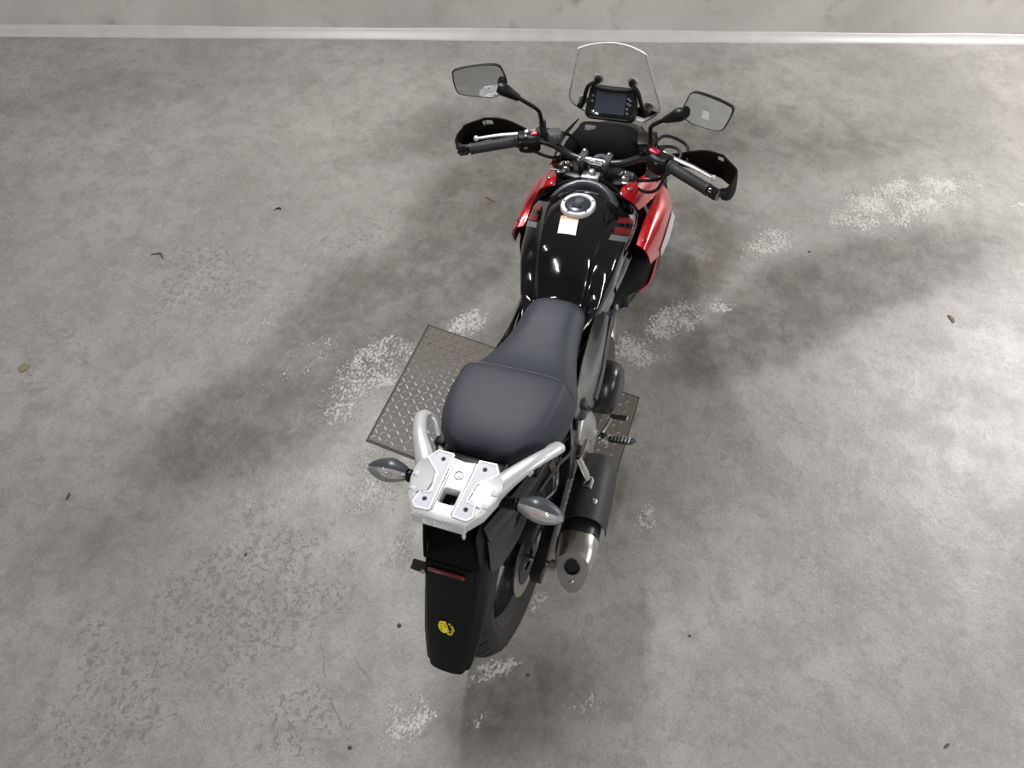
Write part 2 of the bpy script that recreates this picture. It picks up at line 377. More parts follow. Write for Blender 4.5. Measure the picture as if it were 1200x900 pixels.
WHITE = [(2.709, -1.127, 0.899, 0.305, -0.772, 1.0), (2.085, -0.522, 0.363, 0.156, -0.612, 0.8), (1.415, -0.218, 0.324, 0.167, -0.566, 0.95), (1.183, -0.106, 0.195, 0.196, -1.936, 0.9), (1.568, -0.376, 0.192, 0.098, -0.734, 0.6), (0.674, 0.84, 0.383, 0.235, -0.143, 1.0), (0.471, 0.885, 0.324, 0.2, 0.042, 0.7), (1.045, 0.586, 0.235, 0.131, -0.523, 0.9), (0.213, 0.615, 0.314, 0.207, 0.14, 0.75), (0.606, 1.106, 0.405, 0.234, -0.398, 0.45), (0.436, -0.336, 0.133, 0.076, 0.011, 0.85), (-0.496, 0.156, 0.182, 0.124, -0.193, 0.95), (-0.271, -0.032, 0.178, 0.058, -0.805, 0.85), (-0.433, -0.039, 0.064, 0.045, -0.575, 0.8), (-0.01, -0.084, 0.107, 0.049, -0.409, 0.85), (-0.25, -0.334, 0.139, 0.074, -0.599, 0.5), (0.003, 0.416, 0.185, 0.08, -0.074, 0.7), (2.939, -1.699, 0.187, 0.061, -0.954, 0.8), (0.657, 1.328, 0.438, 0.291, -0.569, 0.3), (2.482, -0.719, 0.387, 0.123, -0.358, 0.4)]
CRACKS = [(-0.441, 0.477, 0.104, 0.005, -2.583, 0.8), (-0.571, 0.364, 0.098, 0.005, -2.273, 0.8), (-0.418, 0.355, 0.097, 0.005, -2.132, 0.6), (-0.239, -0.282, 0.074, 0.005, -2.111, 0.8), (1.09, -0.803, 0.268, 0.005, -1.904, 0.5), (0.88, -1.231, 0.26, 0.005, -2.174, 0.4), (0.931, 0.503, 0.157, 0.005, -1.552, 0.5), (1.241, -0.908, 0.169, 0.005, -2.097, 0.4)]
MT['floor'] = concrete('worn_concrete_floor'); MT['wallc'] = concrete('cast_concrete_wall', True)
MT['ceil'] = pmat('ceiling_concrete', (0.42, 0.42, 0.41), 0.8, bump=0.3, scale=20, vary=0.15)
MT['cove'] = pmat('painted_cove', (0.34, 0.335, 0.325), 0.42, bump=0.6, scale=30, vary=0.14, rvary=0.08)

# ------------------------------------------------------------------ setting
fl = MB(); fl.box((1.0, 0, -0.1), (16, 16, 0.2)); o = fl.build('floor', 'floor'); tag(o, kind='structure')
tag(o, 'grey worn concrete garage floor with pale peeling patches', 'floor')
W0 = Vector((3.256, 1.213, 0))                                        # a point of the wall foot
def wpt(s, d, z): return W0 + WT*s + WN*d + V(0, 0, z)
def wall_box(name, s0, s1, d0, d1, z0, z1, mat):
    a = MB(); vs = [wpt(s, d, z) for z in (z0, z1) for s, d in ((s0,d0),(s1,d0),(s1,d1),(s0,d1))]
    a.add(vs, [(3,2,1,0),(4,5,6,7),(0,1,5,4),(1,2,6,5),(2,3,7,6),(3,0,4,7)]); return a.build(name, mat)
tag(wall_box('wall_front', -8, 8, -0.25, 0, 0, CEIL, 'wallc'), 'grey cast concrete wall with scuff marks', 'wall', kind='structure')
cv = MB(); prof = [(0, 0), (0.046, 0), (0.043, 0.007), (0.030, 0.017), (0.016, 0.030), (0.007, 0.044), (0.003, 0.050), (0, 0.050)]
ss = [-7.9 + 0.4*i for i in range(40)]; random.seed(5); vs = []; fs = []
for s in ss:
    k = 1 + random.uniform(-0.08, 0.08)
    for d, z in prof: vs.append(wpt(s, d*k, z*k))
m_ = len(prof)
for i in range(len(ss)-1):
    for j in range(m_): fs.append((i*m_+j, i*m_+(j+1)%m_, (i+1)*m_+(j+1)%m_, (i+1)*m_+j))
fs += [tuple(range(m_)), tuple((len(ss)-1)*m_+j for j in range(m_))]
cv.add(vs, fs); tag(cv.build('trim_1', 'cove', smooth=70), 'pale glossy concrete fillet along the foot of the wall', 'trim', kind='structure')
ce = MB(); ce.box((1.0, 0, CEIL+0.1), (16, 16, 0.2)); tag(ce.build('ceiling', 'ceil'), 'plain grey concrete ceiling above the motorcycle', 'ceiling', kind='structure')

# ------------------------------------------------------------------ checker plate
PA, PB, PC, PD = V(0.963, 0.738, 0), V(0.946, -0.182, 0), V(0.344, 0.715, 0), V(0.318, -0.200, 0)
def mk_plate_mat(nm, clean_c, dirt_c, rough, met):
    m, nt, b = newmat(nm); N = nt.nodes; Lk = nt.links.new
    tc = N.new('ShaderNodeTexCoord'); n = N.new('ShaderNodeTexNoise'); n.inputs['Scale'].default_value = 5; n.inputs['Detail'].default_value = 6
    n2 = N.new('ShaderNodeTexNoise'); n2.inputs['Scale'].default_value = 90; n2.inputs['Detail'].default_value = 4
    Lk(tc.outputs['Object'], n.inputs[0]); Lk(tc.outputs['Object'], n2.inputs[0])
    sx = N.new('ShaderNodeSeparateXYZ'); Lk(tc.outputs['Object'], sx.inputs[0])
    # dirt lies over the far and the right end of the plate
    a = N.new('ShaderNodeMapRange'); a.inputs['From Min'].default_value = 0.60; a.inputs['From Max'].default_value = 0.90; Lk(sx.outputs['X'], a.inputs['Value'])
    c = N.new('ShaderNodeMapRange'); c.inputs['From Min'].default_value = 0.35; c.inputs['From Max'].default_value = 0.0; Lk(sx.outputs['Y'], c.inputs['Value'])
    mx = N.new('ShaderNodeMath'); mx.operation = 'MAXIMUM'; Lk(a.outputs[0], mx.inputs[0]); Lk(c.outputs[0], mx.inputs[1])
    ad = N.new('ShaderNodeMath'); ad.operation = 'ADD'; Lk(mx.outputs[0], ad.inputs[0])
    sb = N.new('ShaderNodeMapRange'); sb.inputs['From Min'].default_value = 0.3; sb.inputs['From Max'].default_value = 0.7; sb.inputs['To Min'].default_value = -0.3; sb.inputs['To Max'].default_value = 0.3
    Lk(n.outputs[0], sb.inputs['Value']); Lk(sb.outputs[0], ad.inputs[1])
    d = N.new('ShaderNodeMapRange'); d.inputs['From Min'].default_value = 0.15; d.inputs['From Max'].default_value = 0.8; Lk(ad.outputs[0], d.inputs['Value'])
    mc = N.new('ShaderNodeMix'); mc.data_type = 'RGBA'; mc.inputs['A'].default_value = (*clean_c, 1); mc.inputs['B'].default_value = (*dirt_c, 1)
    Lk(d.outputs[0], mc.inputs['Factor'])
    mg = N.new('ShaderNodeMix'); mg.data_type = 'RGBA'; mg.inputs['B'].default_value = (0.08, 0.065, 0.055, 1); Lk(mc.outputs['Result'], mg.inputs['A'])
    gr = N.new('ShaderNodeMapRange'); gr.inputs['From Min'].default_value = 0.45; gr.inputs['From Max'].default_value = 0.75; gr.inputs['To Max'].default_value = 0.6; Lk(n2.outputs[0], gr.inputs['Value']); Lk(gr.outputs[0], mg.inputs['Factor'])
    Lk(mg.outputs['Result'], b.inputs['Base Color'])
    me = N.new('ShaderNodeMapRange'); me.inputs['To Min'].default_value = met; me.inputs['To Max'].default_value = 0.0; Lk(d.outputs[0], me.inputs['Value']); Lk(me.outputs[0], b.inputs['Metallic'])
    b.inputs['Roughness'].default_value = rough
    bp = N.new('ShaderNodeBump'); bp.inputs['Strength'].default_value = 0.3; bp.inputs['Distance'].default_value = 0.001; Lk(n2.outputs[0], bp.inputs['Height']); Lk(bp.outputs[0], b.inputs['Normal'])
    return m
MT['plate'] = mk_plate_mat('dirty_checker_steel', (0.062, 0.056, 0.056), (0.098, 0.088, 0.070), 0.5, 0.15); MT['tread'] = mk_plate_mat('worn_tread_steel', (0.62, 0.60, 0.59), (0.15, 0.135, 0.11), 0.40, 0.55)
def pl(u, v, z): 
    p = PA*(1-u)*(1-v) + PB*u*(1-v) + PC*(1-u)*v + PD*u*v; p.z = z; return p
plate = bpy.data.objects.new('floor_cover_plate', None); COL.objects.link(plate)
tag(plate, 'square steel checker plate set into the floor under the motorcycle', 'cover plate')
a = MB(); a.add([pl(0.004,0.006,0.0), pl(0.996,0.006,0.0), pl(0.996,0.994,0.0), pl(0.004,0.994,0.0), pl(0.008,0.012,0.004), pl(0.992,0.012,0.004), pl(0.992,0.988,0.004), pl(0.008,0.988,0.004)],
    [(0,1,2,3),(7,6,5,4),(0,4,5,1),(1,5,6,2),(2,6,7,3),(3,7,4,0)]); a.build('sheet', 'plate', plate, smooth=20)
t = MB(); du = (PB-PA).length; dv = (PC-PA).length; step = 0.0262; nu = int(du/step); nv = int(dv/step)
for i in range(nu):
    for j in range(nv):
        u = (i+0.6)*step/du; v = (j+0.6)*step/dv
        if u > 0.985 or v > 0.98: continue
        ang = (math.pi/4 if (i+j) % 2 else -math.pi/4) + R(3)
        c = pl(u, v, 0.004); L_ = V(math.cos(ang), math.sin(ang), 0); B_ = V(-L_.y, L_.x, 0); h = V(0,0,0.0022)
        l, b_ = 0.0128, 0.0033
        t.add([c-L_*l, c-L_*l*0.5-B_*b_, c+L_*l*0.5-B_*b_, c+L_*l, c+L_*l*0.5+B_*b_, c-L_*l*0.5+B_*b_, c-L_*l*0.62+h, c+L_*l*0.62+h],
              [(0,1,6),(1,2,7,6),(2,3,7),(3,4,7),(4,5,6,7),(5,0,6)])
t_ = t.build('raised_tread', 'tread', plate, clean=False, smooth=30); t_['kind'] = 'stuff'
g = MB()                                                             # dark joint around the sheet
for (u0,v0,u1,v1) in ((-0.003,-0.005,1.003,0.004),(-0.003,0.996,1.003,1.005),(-0.003,-0.005,0.003,1.005),(0.997,-0.005,1.003,1.005)):
    g.add([pl(u0,v0,0.0), pl(u1,v0,0.0), pl(u1,v1,0.0), pl(u0,v1,0.0), pl(u0,v0,0.0012), pl(u1,v0,0.0012), pl(u1,v1,0.0012), pl(u0,v1,0.0012)], [(3,2,1,0),(4,5,6,7),(0,1,5,4),(1,2,6,5),(2,3,7,6),(3,0,4,7)])
g.build('joint', 'stone', plate, clean=False)

# ------------------------------------------------------------------ motorcycle
LEAN = R(9.47)
bike = bpy.data.objects.new('motorcycle', None); COL.objects.link(bike); bike.rotation_euler = (-LEAN, 0, 0)
tag(bike, 'black and red touring motorcycle with silver luggage rack leaning on its stand', 'motorcycle')
DEL = R(-3.0); PV = V(0.97, 0, 0)
def st(p):                                                           # bars turned slightly
    d = p - PV; c, s = math.cos(DEL), math.sin(DEL)
    return V(PV.x + c*d.x - s*d.y, PV.y + s*d.x + c*d.y, p.z)
def ring(x, half):                                                   # half profile top centre -> bottom centre, mirrored to a closed ring
    L = [V(x + (q[2] if len(q) > 2 else 0), q[0], q[1]) for q in half]
    Rr = [V(p.x, -p.y, p.z) for p in reversed(L[1:-1])]
    return L + Rr

# ---- wheels
def wheel(name, cx, rad, tw, rim_r, disc_y, disc_r, n_sp, xf=None):
    c = (cx, 0, rad)
    a = MB(); w2 = tw*0.40
    a.lathe([(rim_r+0.012, -w2), (rim_r+0.012, -w2+0.006), (rim_r-0.010, -w2+0.014), (rim_r-0.016, 0), (rim_r-0.010, w2-0.014), (rim_r+0.012, w2-0.006), (rim_r+0.012, w2), (rim_r-0.004, w2), (rim_r-0.030, w2*0.55), (rim_r-0.030, -w2*0.55), (rim_r-0.004, -w2)], c, (0,1,0), 48, closed=True)
    a.lathe([(0.012, -0.07), (0.034, -0.07), (0.042, -0.03), (0.042, 0.03), (0.034, 0.07), (0.012, 0.07)], c, (0,1,0), 20, closed=True)
    root = a.build(name, 'darkmetal', bike, xf=xf)
    for k in range(n_sp):
        b = MB(); an = 2*math.pi*k/n_sp + 0.3
        for s_ in (-1, 1):
            d0 = V(math.sin(an), 0, math.cos(an)); d1 = V(math.sin(an+0.17*s_), 0, math.cos(an+0.17*s_)); cc = Vector(c)
            b.tube([cc+d0*0.036, cc+(d0+d1)*0.5*0.11, cc+d1*(rim_r-0.024)], [0.014, 0.010, 0.009], 6, 3, flat=1.4, upv=(0,1,0))
        b.build('spoke', 'darkmetal', root, xf=xf)
    b = MB(); h = tw/2; T = rad
    pr = [(rim_r+0.004, -h*0.78), (rim_r+0.014, -h*0.86), (rim_r+0.035, -h*0.98), (T-0.048, -h), (T-0.026, -h*0.86), (T-0.010, -h*0.55), (T-0.002, -h*0.22), (T, 0)]
    pr = pr + [(r_, -y_) for r_, y_ in reversed(pr[:-1])] + [(rim_r-0.004, 0)]
    b.lathe(pr, c, (0,1,0), 64, closed=True); b.build('tyre', 'rubber', root, xf=xf)
    tr = MB()                                                        # tread blocks standing between the grooves
    for k in range(36):
        an = 2*math.pi*k/36
        for s_ in (-1, 1):
            for (ya, yb, da) in ((0.10, 0.50, 0.0), (0.58, 0.90, 0.07)):
                vs = []
                for rr_ in (0.0, 0.004):
                    for (aa, yy) in ((an+da, ya), (an+da+0.12, ya), (an+da+0.17, yb), (an+da+0.05, yb)):
                        drop = 0.002+0.036*(yy**2.4); q = T - drop + rr_
                        vs.append(V(cx+q*math.sin(aa), s_*h*yy, rad+q*math.cos(aa)))
                tr.add(vs, [(0,1,2,3),(4,5,6,7),(0,1,5,4),(1,2,6,5),(2,3,7,6),(3,0,4,7)])
    o_ = tr.build('tread_block', 'rubber', root, xf=xf, clean=False); o_['kind'] = 'stuff'
    for s_ in (-1, 1):
        b = MB(); b.lathe([(rim_r+0.0125, s_*w2), (rim_r+0.0125, s_*(w2+0.0012)), (rim_r+0.0075, s_*(w2+0.0012)), (rim_r+0.0075, s_*w2)], c, (0,1,0), 64, closed=True); b.build('rim_stripe', 'redprint', root, xf=xf)
    b = MB(); b.lathe([(disc_r, disc_y-0.002), (disc_r, disc_y+0.002), (disc_r*0.66, disc_y+0.002), (disc_r*0.66, disc_y-0.002)], c, (0,1,0), 48, closed=True)
    b.build('brake_disc', 'steel', root, xf=xf)
    b = MB(); b.lathe([(disc_r*0.68, disc_y+0.004), (disc_r*0.68, disc_y-0.004), (disc_r*0.3, disc_y-0.004), (disc_r*0.3, disc_y+0.004)], c, (0,1,0), 32, closed=True)
    b.build('disc_carrier', 'darkmetal', root, xf=xf)
    return root
rw = wheel('rear_wheel', -0.03, 0.313, 0.142, 0.222, -0.078, 0.118, 5)
b = MB(); b.tube([(-0.03,-0.165,0.313),(-0.03,0.15,0.313)], 0.010, 10); b.lathe([(0.017,-0.170),(0.017,-0.150),(0.012,-0.148)], (-0.03,0,0.313), (0,1,0), 6); b.build('axle', 'steel', rw)
b = MB(); b.box((0.005,-0.082,0.425),(0.09,0.05,0.06), rot=Matrix.Rotation(0.3,3,'Y')); b.build('brake_caliper','darkmetal', bike, bevel=0.008)
def stf(p):                                                          # the wheel follows the bars about the fork axis
    a_ = V(1.60 - 0.49*p.z, 0, 0); d = V(p.x, p.y, 0) - V(a_.x, 0, 0); c, s = math.cos(R(-6)), math.sin(R(-6))
    return V(a_.x + c*d.x - s*d.y, s*d.x + c*d.y, p.z)
fw_ = wheel('front_wheel', 1.50, 0.300, 0.100, 0.222, -0.078, 0.145, 5, xf=stf)
# ---- swingarm
b = MB()
for s in (-1, 1):
    b.loft([[V(x, s*(y+dy), z+dz) for dy, dz in ((0.018,-hh),(0.018,hh),(-0.018,hh),(-0.018,-hh))] for x, y, z, hh in ((-0.09,0.122,0.313,0.022),(-0.01,0.120,0.315,0.028),(0.25,0.105,0.36,0.030),(0.50,0.09,0.42,0.034))], 3, 1)
b.box((0.42,0,0.40),(0.06,0.2,0.05)); b.build('swingarm', 'darkmetal', bike, bevel=0.005)
b = MB(); b.panel([[V(x, y, z) for y, z in ((0.115, zc+0.02),(0.10, zc+0.055),(0.135, zc+0.055),(0.145, zc+0.02))] for x, zc in ((0.0,0.36),(0.2,0.37),(0.42,0.41))], 0.002, 3, 2); b.build('chain_guard', 'plastic', bike)

# ---- engine, frame
eng = MB(); eng.loft([ring(x, [(0, zt), (hw*0.7, zt), (hw, zt-0.04), (hw, zb+0.05), (hw*0.75, zb), (0, zb)]) for x, zt, zb, hw in ((0.36,0.50,0.30,0.09),(0.42,0.56,0.24,0.125),(0.55,0.56,0.22,0.13),(0.70,0.50,0.22,0.125),(0.82,0.44,0.24,0.11),(0.88,0.38,0.28,0.08))], 3, 2)
eng = eng.build('engine', 'darkmetal', bike, smooth=50)
b = MB(); b.lathe([(0.0001,-0.196),(0.045,-0.196),(0.068,-0.190),(0.084,-0.176),(0.090,-0.155),(0.090,-0.11),(0.0001,-0.11)], (0.585,0,0.43), (0,1,0), 28); b.build('clutch_cover', 'satin_plastic', eng, smooth=50)
b = MB(); b.lathe([(0.0001,0.19),(0.06,0.188),(0.082,0.17),(0.085,0.11),(0.0001,0.11)], (0.66,0,0.36), (0,1,0), 24); b.build('alternator_cover', 'darkmetal', eng)
for k in range(7):
    b = MB(); b.box((0.80+0.022*k*0.9, 0, 0.46+0.025*k), (0.15, 0.21, 0.008), rot=Matrix.Rotation(R(-40),3,'Y')); b.build('cooling_fin','darkmetal',eng, bevel=0.002)
b = MB(); b.box((0.87,0,0.55),(0.11,0.17,0.22), rot=Matrix.Rotation(R(50),3,'Y')); b.build('cylinder','darkmetal',eng, bevel=0.008)
fr_ = MB()
for s in (-1, 1):
    fr_.tube([(0.98,s*0.04,0.90),(0.80,s*0.10,0.80),(0.55,s*0.125,0.66),(0.42,s*0.125,0.52),(0.38,s*0.11,0.36)], 0.019, 10, 4)
    fr_.tube([(0.98,s*0.03,0.84),(1.02,s*0.09,0.66),(0.92,s*0.12,0.48)], 0.014, 8, 4)
fr_.tube([(1.02,0,0.80),(0.975,0,0.97)], 0.034, 16); fr_.build('frame','darkmetal',bike)
sf = MB()
for s in (-1, 1):
    sf.tube([(0.50,s*0.11,0.70),(0.25,s*0.118,0.75),(0.0,s*0.105,0.80),(-0.20,s*0.07,0.845)], 0.011, 8, 4)
    sf.tube([(0.40,s*0.12,0.52),(0.18,s*0.12,0.64),(-0.02,s*0.105,0.775)], 0.010, 8, 4)
sf.build('subframe','darkmetal',bike)
b = MB(); b.box((1.10,0,0.60),(0.03,0.26,0.26), rot=Matrix.Rotation(R(-12),3,'Y')); rad_ = b.build('radiator','darkmetal',bike,bevel=0.004)
b = MB(); b.loft([ring(x,[(0,zt),(hw*.8,zt),(hw,zt-.03),(hw,zb+.02),(hw*.8,zb),(0,zb)]) for x,zt,zb,hw in ((0.08,0.76,0.60,0.06),(0.14,0.78,0.56,0.085),(0.32,0.76,0.52,0.10),(0.46,0.72,0.54,0.09))],3,2); b.build('airbox','matte',bike)
b = MB(); b.tube([(0.16,-0.0,0.40),(0.24,-0.0,0.66)], 0.012, 10); b.build('shock_absorber','darkmetal',bike)
b = MB(); pts=[V(0.17+0.07*i/60+0.034*math.cos(i*0.7)*0.9, 0.034*math.sin(i*0.7), 0.43+0.2*i/60) for i in range(61)]; b.tube(pts,0.005,6); b.build('shock_spring','redprint',bike)
# loose cabling and battery tray below the seat edge
random.seed(3)
for k in range(5):
    y = -0.115-0.012*(k%3); b = MB(); b.tube([(0.34-0.05*k,y,0.70),(0.28-0.05*k,y-0.02,0.66-0.02*k),(0.20-0.05*k,y-0.006,0.68-0.02*k),(0.12-0.05*k,y+0.02,0.62)], 0.0045, 6, 5); b.build('wiring','matte' if k%2 else 'greymetal',bike)
b = MB(); b.tube([(0.33,-0.150,0.60),(0.30,-0.165,0.66),(0.27,-0.15,0.70),(0.235,-0.155,0.64)],0.006,8,5); b.build('brake_hose','matte',bike)
b = MB(); b.lathe([(0.0001,0.035),(0.017,0.035),(0.019,0.030),(0.019,-0.03),(0.012,-0.035),(0.0001,-0.035)],(0.30,-0.15,0.655),(0.1,0,1),14); b.build('brake_fluid_reservoir','greymetal',bike)

# ---- fuel tank
def tank_half(zt, wt, wm, zm, wb, zb, k=0.010):
    return [(0, zt), (wt*0.55, zt-0.006), (wt*0.95, zt-k-0.009), (wt*1.14, zt-k-0.024), (wm*0.94, (zt*0.45+zm*0.55)), (wm, zm), (wm*0.97, zm-0.04), (wb, zb), (wb*0.6, zb-0.006), (0, zb-0.006)]
TS = [(0.415,0.745,0.05,0.072,0.735,0.072,0.705), (0.47,0.765,0.060,0.092,0.745,0.090,0.705), (0.53,0.780,0.066,0.108,0.755,0.105,0.71), (0.568,0.797,0.072,0.120,0.772,0.112,0.715), (0.590,0.832,0.075,0.129,0.785,0.120,0.715), (0.618,0.880,0.079,0.138,0.80,0.128,0.72), (0.66,0.936,0.083,0.151,0.825,0.138,0.73), (0.72,0.973,0.090,0.160,0.85,0.142,0.74), (0.79,0.992,0.096,0.168,0.865,0.150,0.75),
      (0.85,0.992,0.098,0.168,0.872,0.150,0.76), (0.90,0.978,0.092,0.155,0.87,0.140,0.77), (0.945,0.948,0.075,0.125,0.87,0.12,0.79)]
tk = MB(); tk.loft([ring(x, tank_half(*q)) for x, *q in TS], 5, 5)
tank = tk.build('fuel_tank', 'gloss_black', bike, smooth=60)
tank_bvh = BVHTree.FromPolygons([tuple(p) for p in tk.v], tk.f)
def hit(p, d, bvh=None, off=0.0012):
    loc, nor, i, dist = (bvh or tank_bvh).ray_cast(Vector(p), Vector(d).normalized())
    if loc is None: return None
    if nor.dot(Vector(d)) > 0: nor = -nor
    return loc + nor*off
def decal(name, corners, d, mat, parent, n=8, off=0.0012, th=0.0006, bvh=None):
    # quad of start points shot along d onto the surface
    c = [Vector(q) for q in corners]; a = MB(); rows = []
    for i in range(n+1):
        u = i/n; r = []
        for j in range(n+1):
            v = j/n; r.append(hit(c[0]*(1-u)*(1-v)+c[1]*u*(1-v)+c[2]*u*v+c[3]*(1-u)*v, d, bvh, off))
        rows.append(r)
    vs = []; ok = {}
    for i in range(n+1):
        for j in range(n+1):
            if rows[i][j] is not None: ok[(i,j)] = len(vs); vs.append(rows[i][j])
    fs = [(ok[(i,j)], ok[(i+1,j)], ok[(i+1,j+1)], ok[(i,j+1)]) for i in range(n) for j in range(n) if all(k in ok for k in ((i,j),(i+1,j),(i+1,j+1),(i,j+1)))]
    a.add(vs, fs); return a.build(name, mat, parent, smooth=80)
# filler cap
nrm = V(-0.03, 0, 1).normalized(); cc = V(0.790, 0, 0.979)
b = MB(); b.lathe([(0.053,0),(0.053,0.012),(0.050,0.016),(0.041,0.016),(0.038,0.011),(0.038,0)], cc, nrm, 40, closed=True); cap = b.build('filler_cap_ring', 'ring', tank, smooth=50)
b = MB(); b.lathe([(0.038,0.004),(0.038,0.013),(0.033,0.017),(0.0001,0.018)], cc, nrm, 32); b.build('filler_cap_lid', 'capblue', tank, smooth=50)
b = MB(); b.box(cc+V(-0.016,0.0,0.019),(0.012,0.030,0.004), rot=rot_to(nrm)); b.build('lock_flap','matte',tank,bevel=0.001)
b = MB(); b.lathe([(0.013,0.0),(0.013,0.0025),(0.0001,0.003)], cc+nrm*0.0165+V(0.014,0,0), nrm, 20); b.build('cap_hub','greymetal',tank)
for k in range(5):
    an = 2*math.pi*k/5+0.2; screw('cap_bolt', cc+V(math.cos(an)*0.0455, math.sin(an)*0.0455, 0.0155), nrm, 0.0033, 'darkmetal', tank, 0.002)
# warning label
q = [(0.743,0.0385,1.2),(0.743,-0.0165,1.2),(0.690,-0.022,1.2),(0.690,0.0335,1.2)]
wl = decal('warning_label', q, (0,0,-1), 'white', tank, 8)
decal('orange_band', [(0.7425,0.0380,1.2),(0.7425,-0.0163,1.2),(0.7325,-0.0175,1.2),(0.7325,0.0370,1.2)], (0,0,-1), 'orange', wl, 8, 0.0018)
for k in range(7):
    yy = 0.030-0.0066*k; decal('print_mark', [(0.7405,yy,1.2),(0.7405,yy-0.004,1.2),(0.7365,yy-0.004,1.2),(0.7365,yy,1.2)], (0,0,-1), 'redprint', wl, 2, 0.0023)
# side stripes
for s in (-1, 1):
    def side(name, pts, mat, off):
        decal(name, [(x, s*0.5, z) for x, z in pts], (0,-s,0), mat, tank, 8, off)
    side('red_stripe', [(0.806,0.953),(0.852,0.925),(0.830,0.920),(0.784,0.950)], 'redprint', 0.0012)
    side('red_stripe', [(0.770,0.947),(0.815,0.911),(0.792,0.906),(0.746,0.939)], 'redprint', 0.0012)
    side('grey_stripe', [(0.741,0.940),(0.776,0.912),(0.756,0.906),(0.722,0.934)], 'greyprint', 0.0012)
    side('thin_stripe', [(0.855,0.918),(0.862,0.908),(0.740,0.888),(0.736,0.893)], 'greyprint', 0.0014)

# ---- collar around the tank front (grey) and bracket
def arc(rx, ry, x0, z, a, dz=0.0):
    return V(x0 + rx*math.cos(a), ry*math.sin(a), z - dz*abs(math.sin(a))**2)
G = []
for k in range(13):
    a_ = R(-84 + 168*k/12); e_ = 0.034*abs(k/6-1)**3
    G.append([arc(0.086,0.098,0.805,0.978-e_,a_,0.010), arc(0.088,0.100,0.805,0.998-e_,a_,0.012), arc(0.101,0.112,0.805,0.996-e_,a_,0.020), arc(0.113,0.124,0.805,0.980-e_,a_,0.024)])
b = MB(); b.panel(G, 0.004, 2, 3); collar = b.build('tank_collar', 'greymetal', bike, smooth=50)
G = []
for k in range(13):
    a_ = R(-72 + 144*k/12)
    G.append([arc(0.118,0.132,0.81,0.985,a_,0.028), arc(0.135,0.148,0.81,0.978,a_,0.03), arc(0.148,0.160,0.81,0.945,a_,0.03)])
b = MB(); b.panel(G, 0.004, 2, 3); b.build('collar_skirt', 'plastic', collar, smooth=50)
b = MB(); b.box((0.935,0.004,0.992),(0.035,0.055,0.014)); b.lathe([(0.011,0.0),(0.011,0.010),(0.008,0.014),(0.0001,0.014)],(0.940,0.002,0.998),(0,0,1),14); b.build('tank_bracket','alum',collar,bevel=0.002)

# ---- seat
def seat_half(zt, w, zs, zb, f, cr_=0.012, wb=None):
    wb = wb or w*0.93
    d = zt-zs
    return [(0, zt), (w*f*0.6, zt-0.02*d-0.0005), (w*f, zt-0.12*d-0.001), (w*(0.45*f+0.53), zt-0.42*d), (w*0.99, zs), (w*1.0, zs-0.022), (wb, zb), (wb*0.6, zb-0.004), (0, zb-0.004)]
SS = [(0.590,0.780,0.034,0.770,0.748,0.55), (0.585,0.792,0.056,0.773,0.745,0.55), (0.573,0.802,0.075,0.776,0.74,0.57), (0.552,0.811,0.088,0.776,0.73,0.60), (0.50,0.814,0.096,0.772,0.72,0.60), (0.44,0.810,0.104,0.768,0.715,0.60), (0.38,0.808,0.116,0.770,0.715,0.62), (0.32,0.812,0.134,0.778,0.72,0.66), (0.275,0.824,0.150,0.788,0.73,0.70), (0.245,0.838,0.161,0.798,0.735,0.74),
      (0.222,0.862,0.168,0.806,0.74,0.76), (0.195,0.873,0.172,0.810,0.745,0.77), (0.13,0.880,0.173,0.812,0.75,0.78), (0.06,0.881,0.160,0.815,0.76,0.78), (0.01,0.877,0.138,0.815,0.765,0.78), (-0.025,0.868,0.115,0.812,0.77,0.76), (-0.044,0.852,0.097,0.806,0.772,0.72), (-0.054,0.822,0.082,0.798,0.776,0.66)]
SB = MB(); SB.loft([ring(x, seat_half(*q)) for x, *q in SS], 5, 5); seat = SB.build('seat', 'seat', bike, smooth=70)
seat_bvh = BVHTree.FromPolygons([tuple(p) for p in SB.v], SB.f)
# piping line between the rider's and the passenger's part
P_ = []
for k in range(29):
    y = -0.165+0.33*k/28; x = 0.236 - 1.15*y*y
    h_ = hit((x, y, 1.2), (0,0,-1), seat_bvh, 0.0002)
    if h_: P_.append(h_)
b = MB(); b.tube(P_, 0.0022, 6); b.build('seam', 'seat2', seat)
b = MB(); b.box((-0.085,0,0.80),(0.09,0.15,0.05)); b.build('seat_lock_housing','plastic',bike,bevel=0.01)

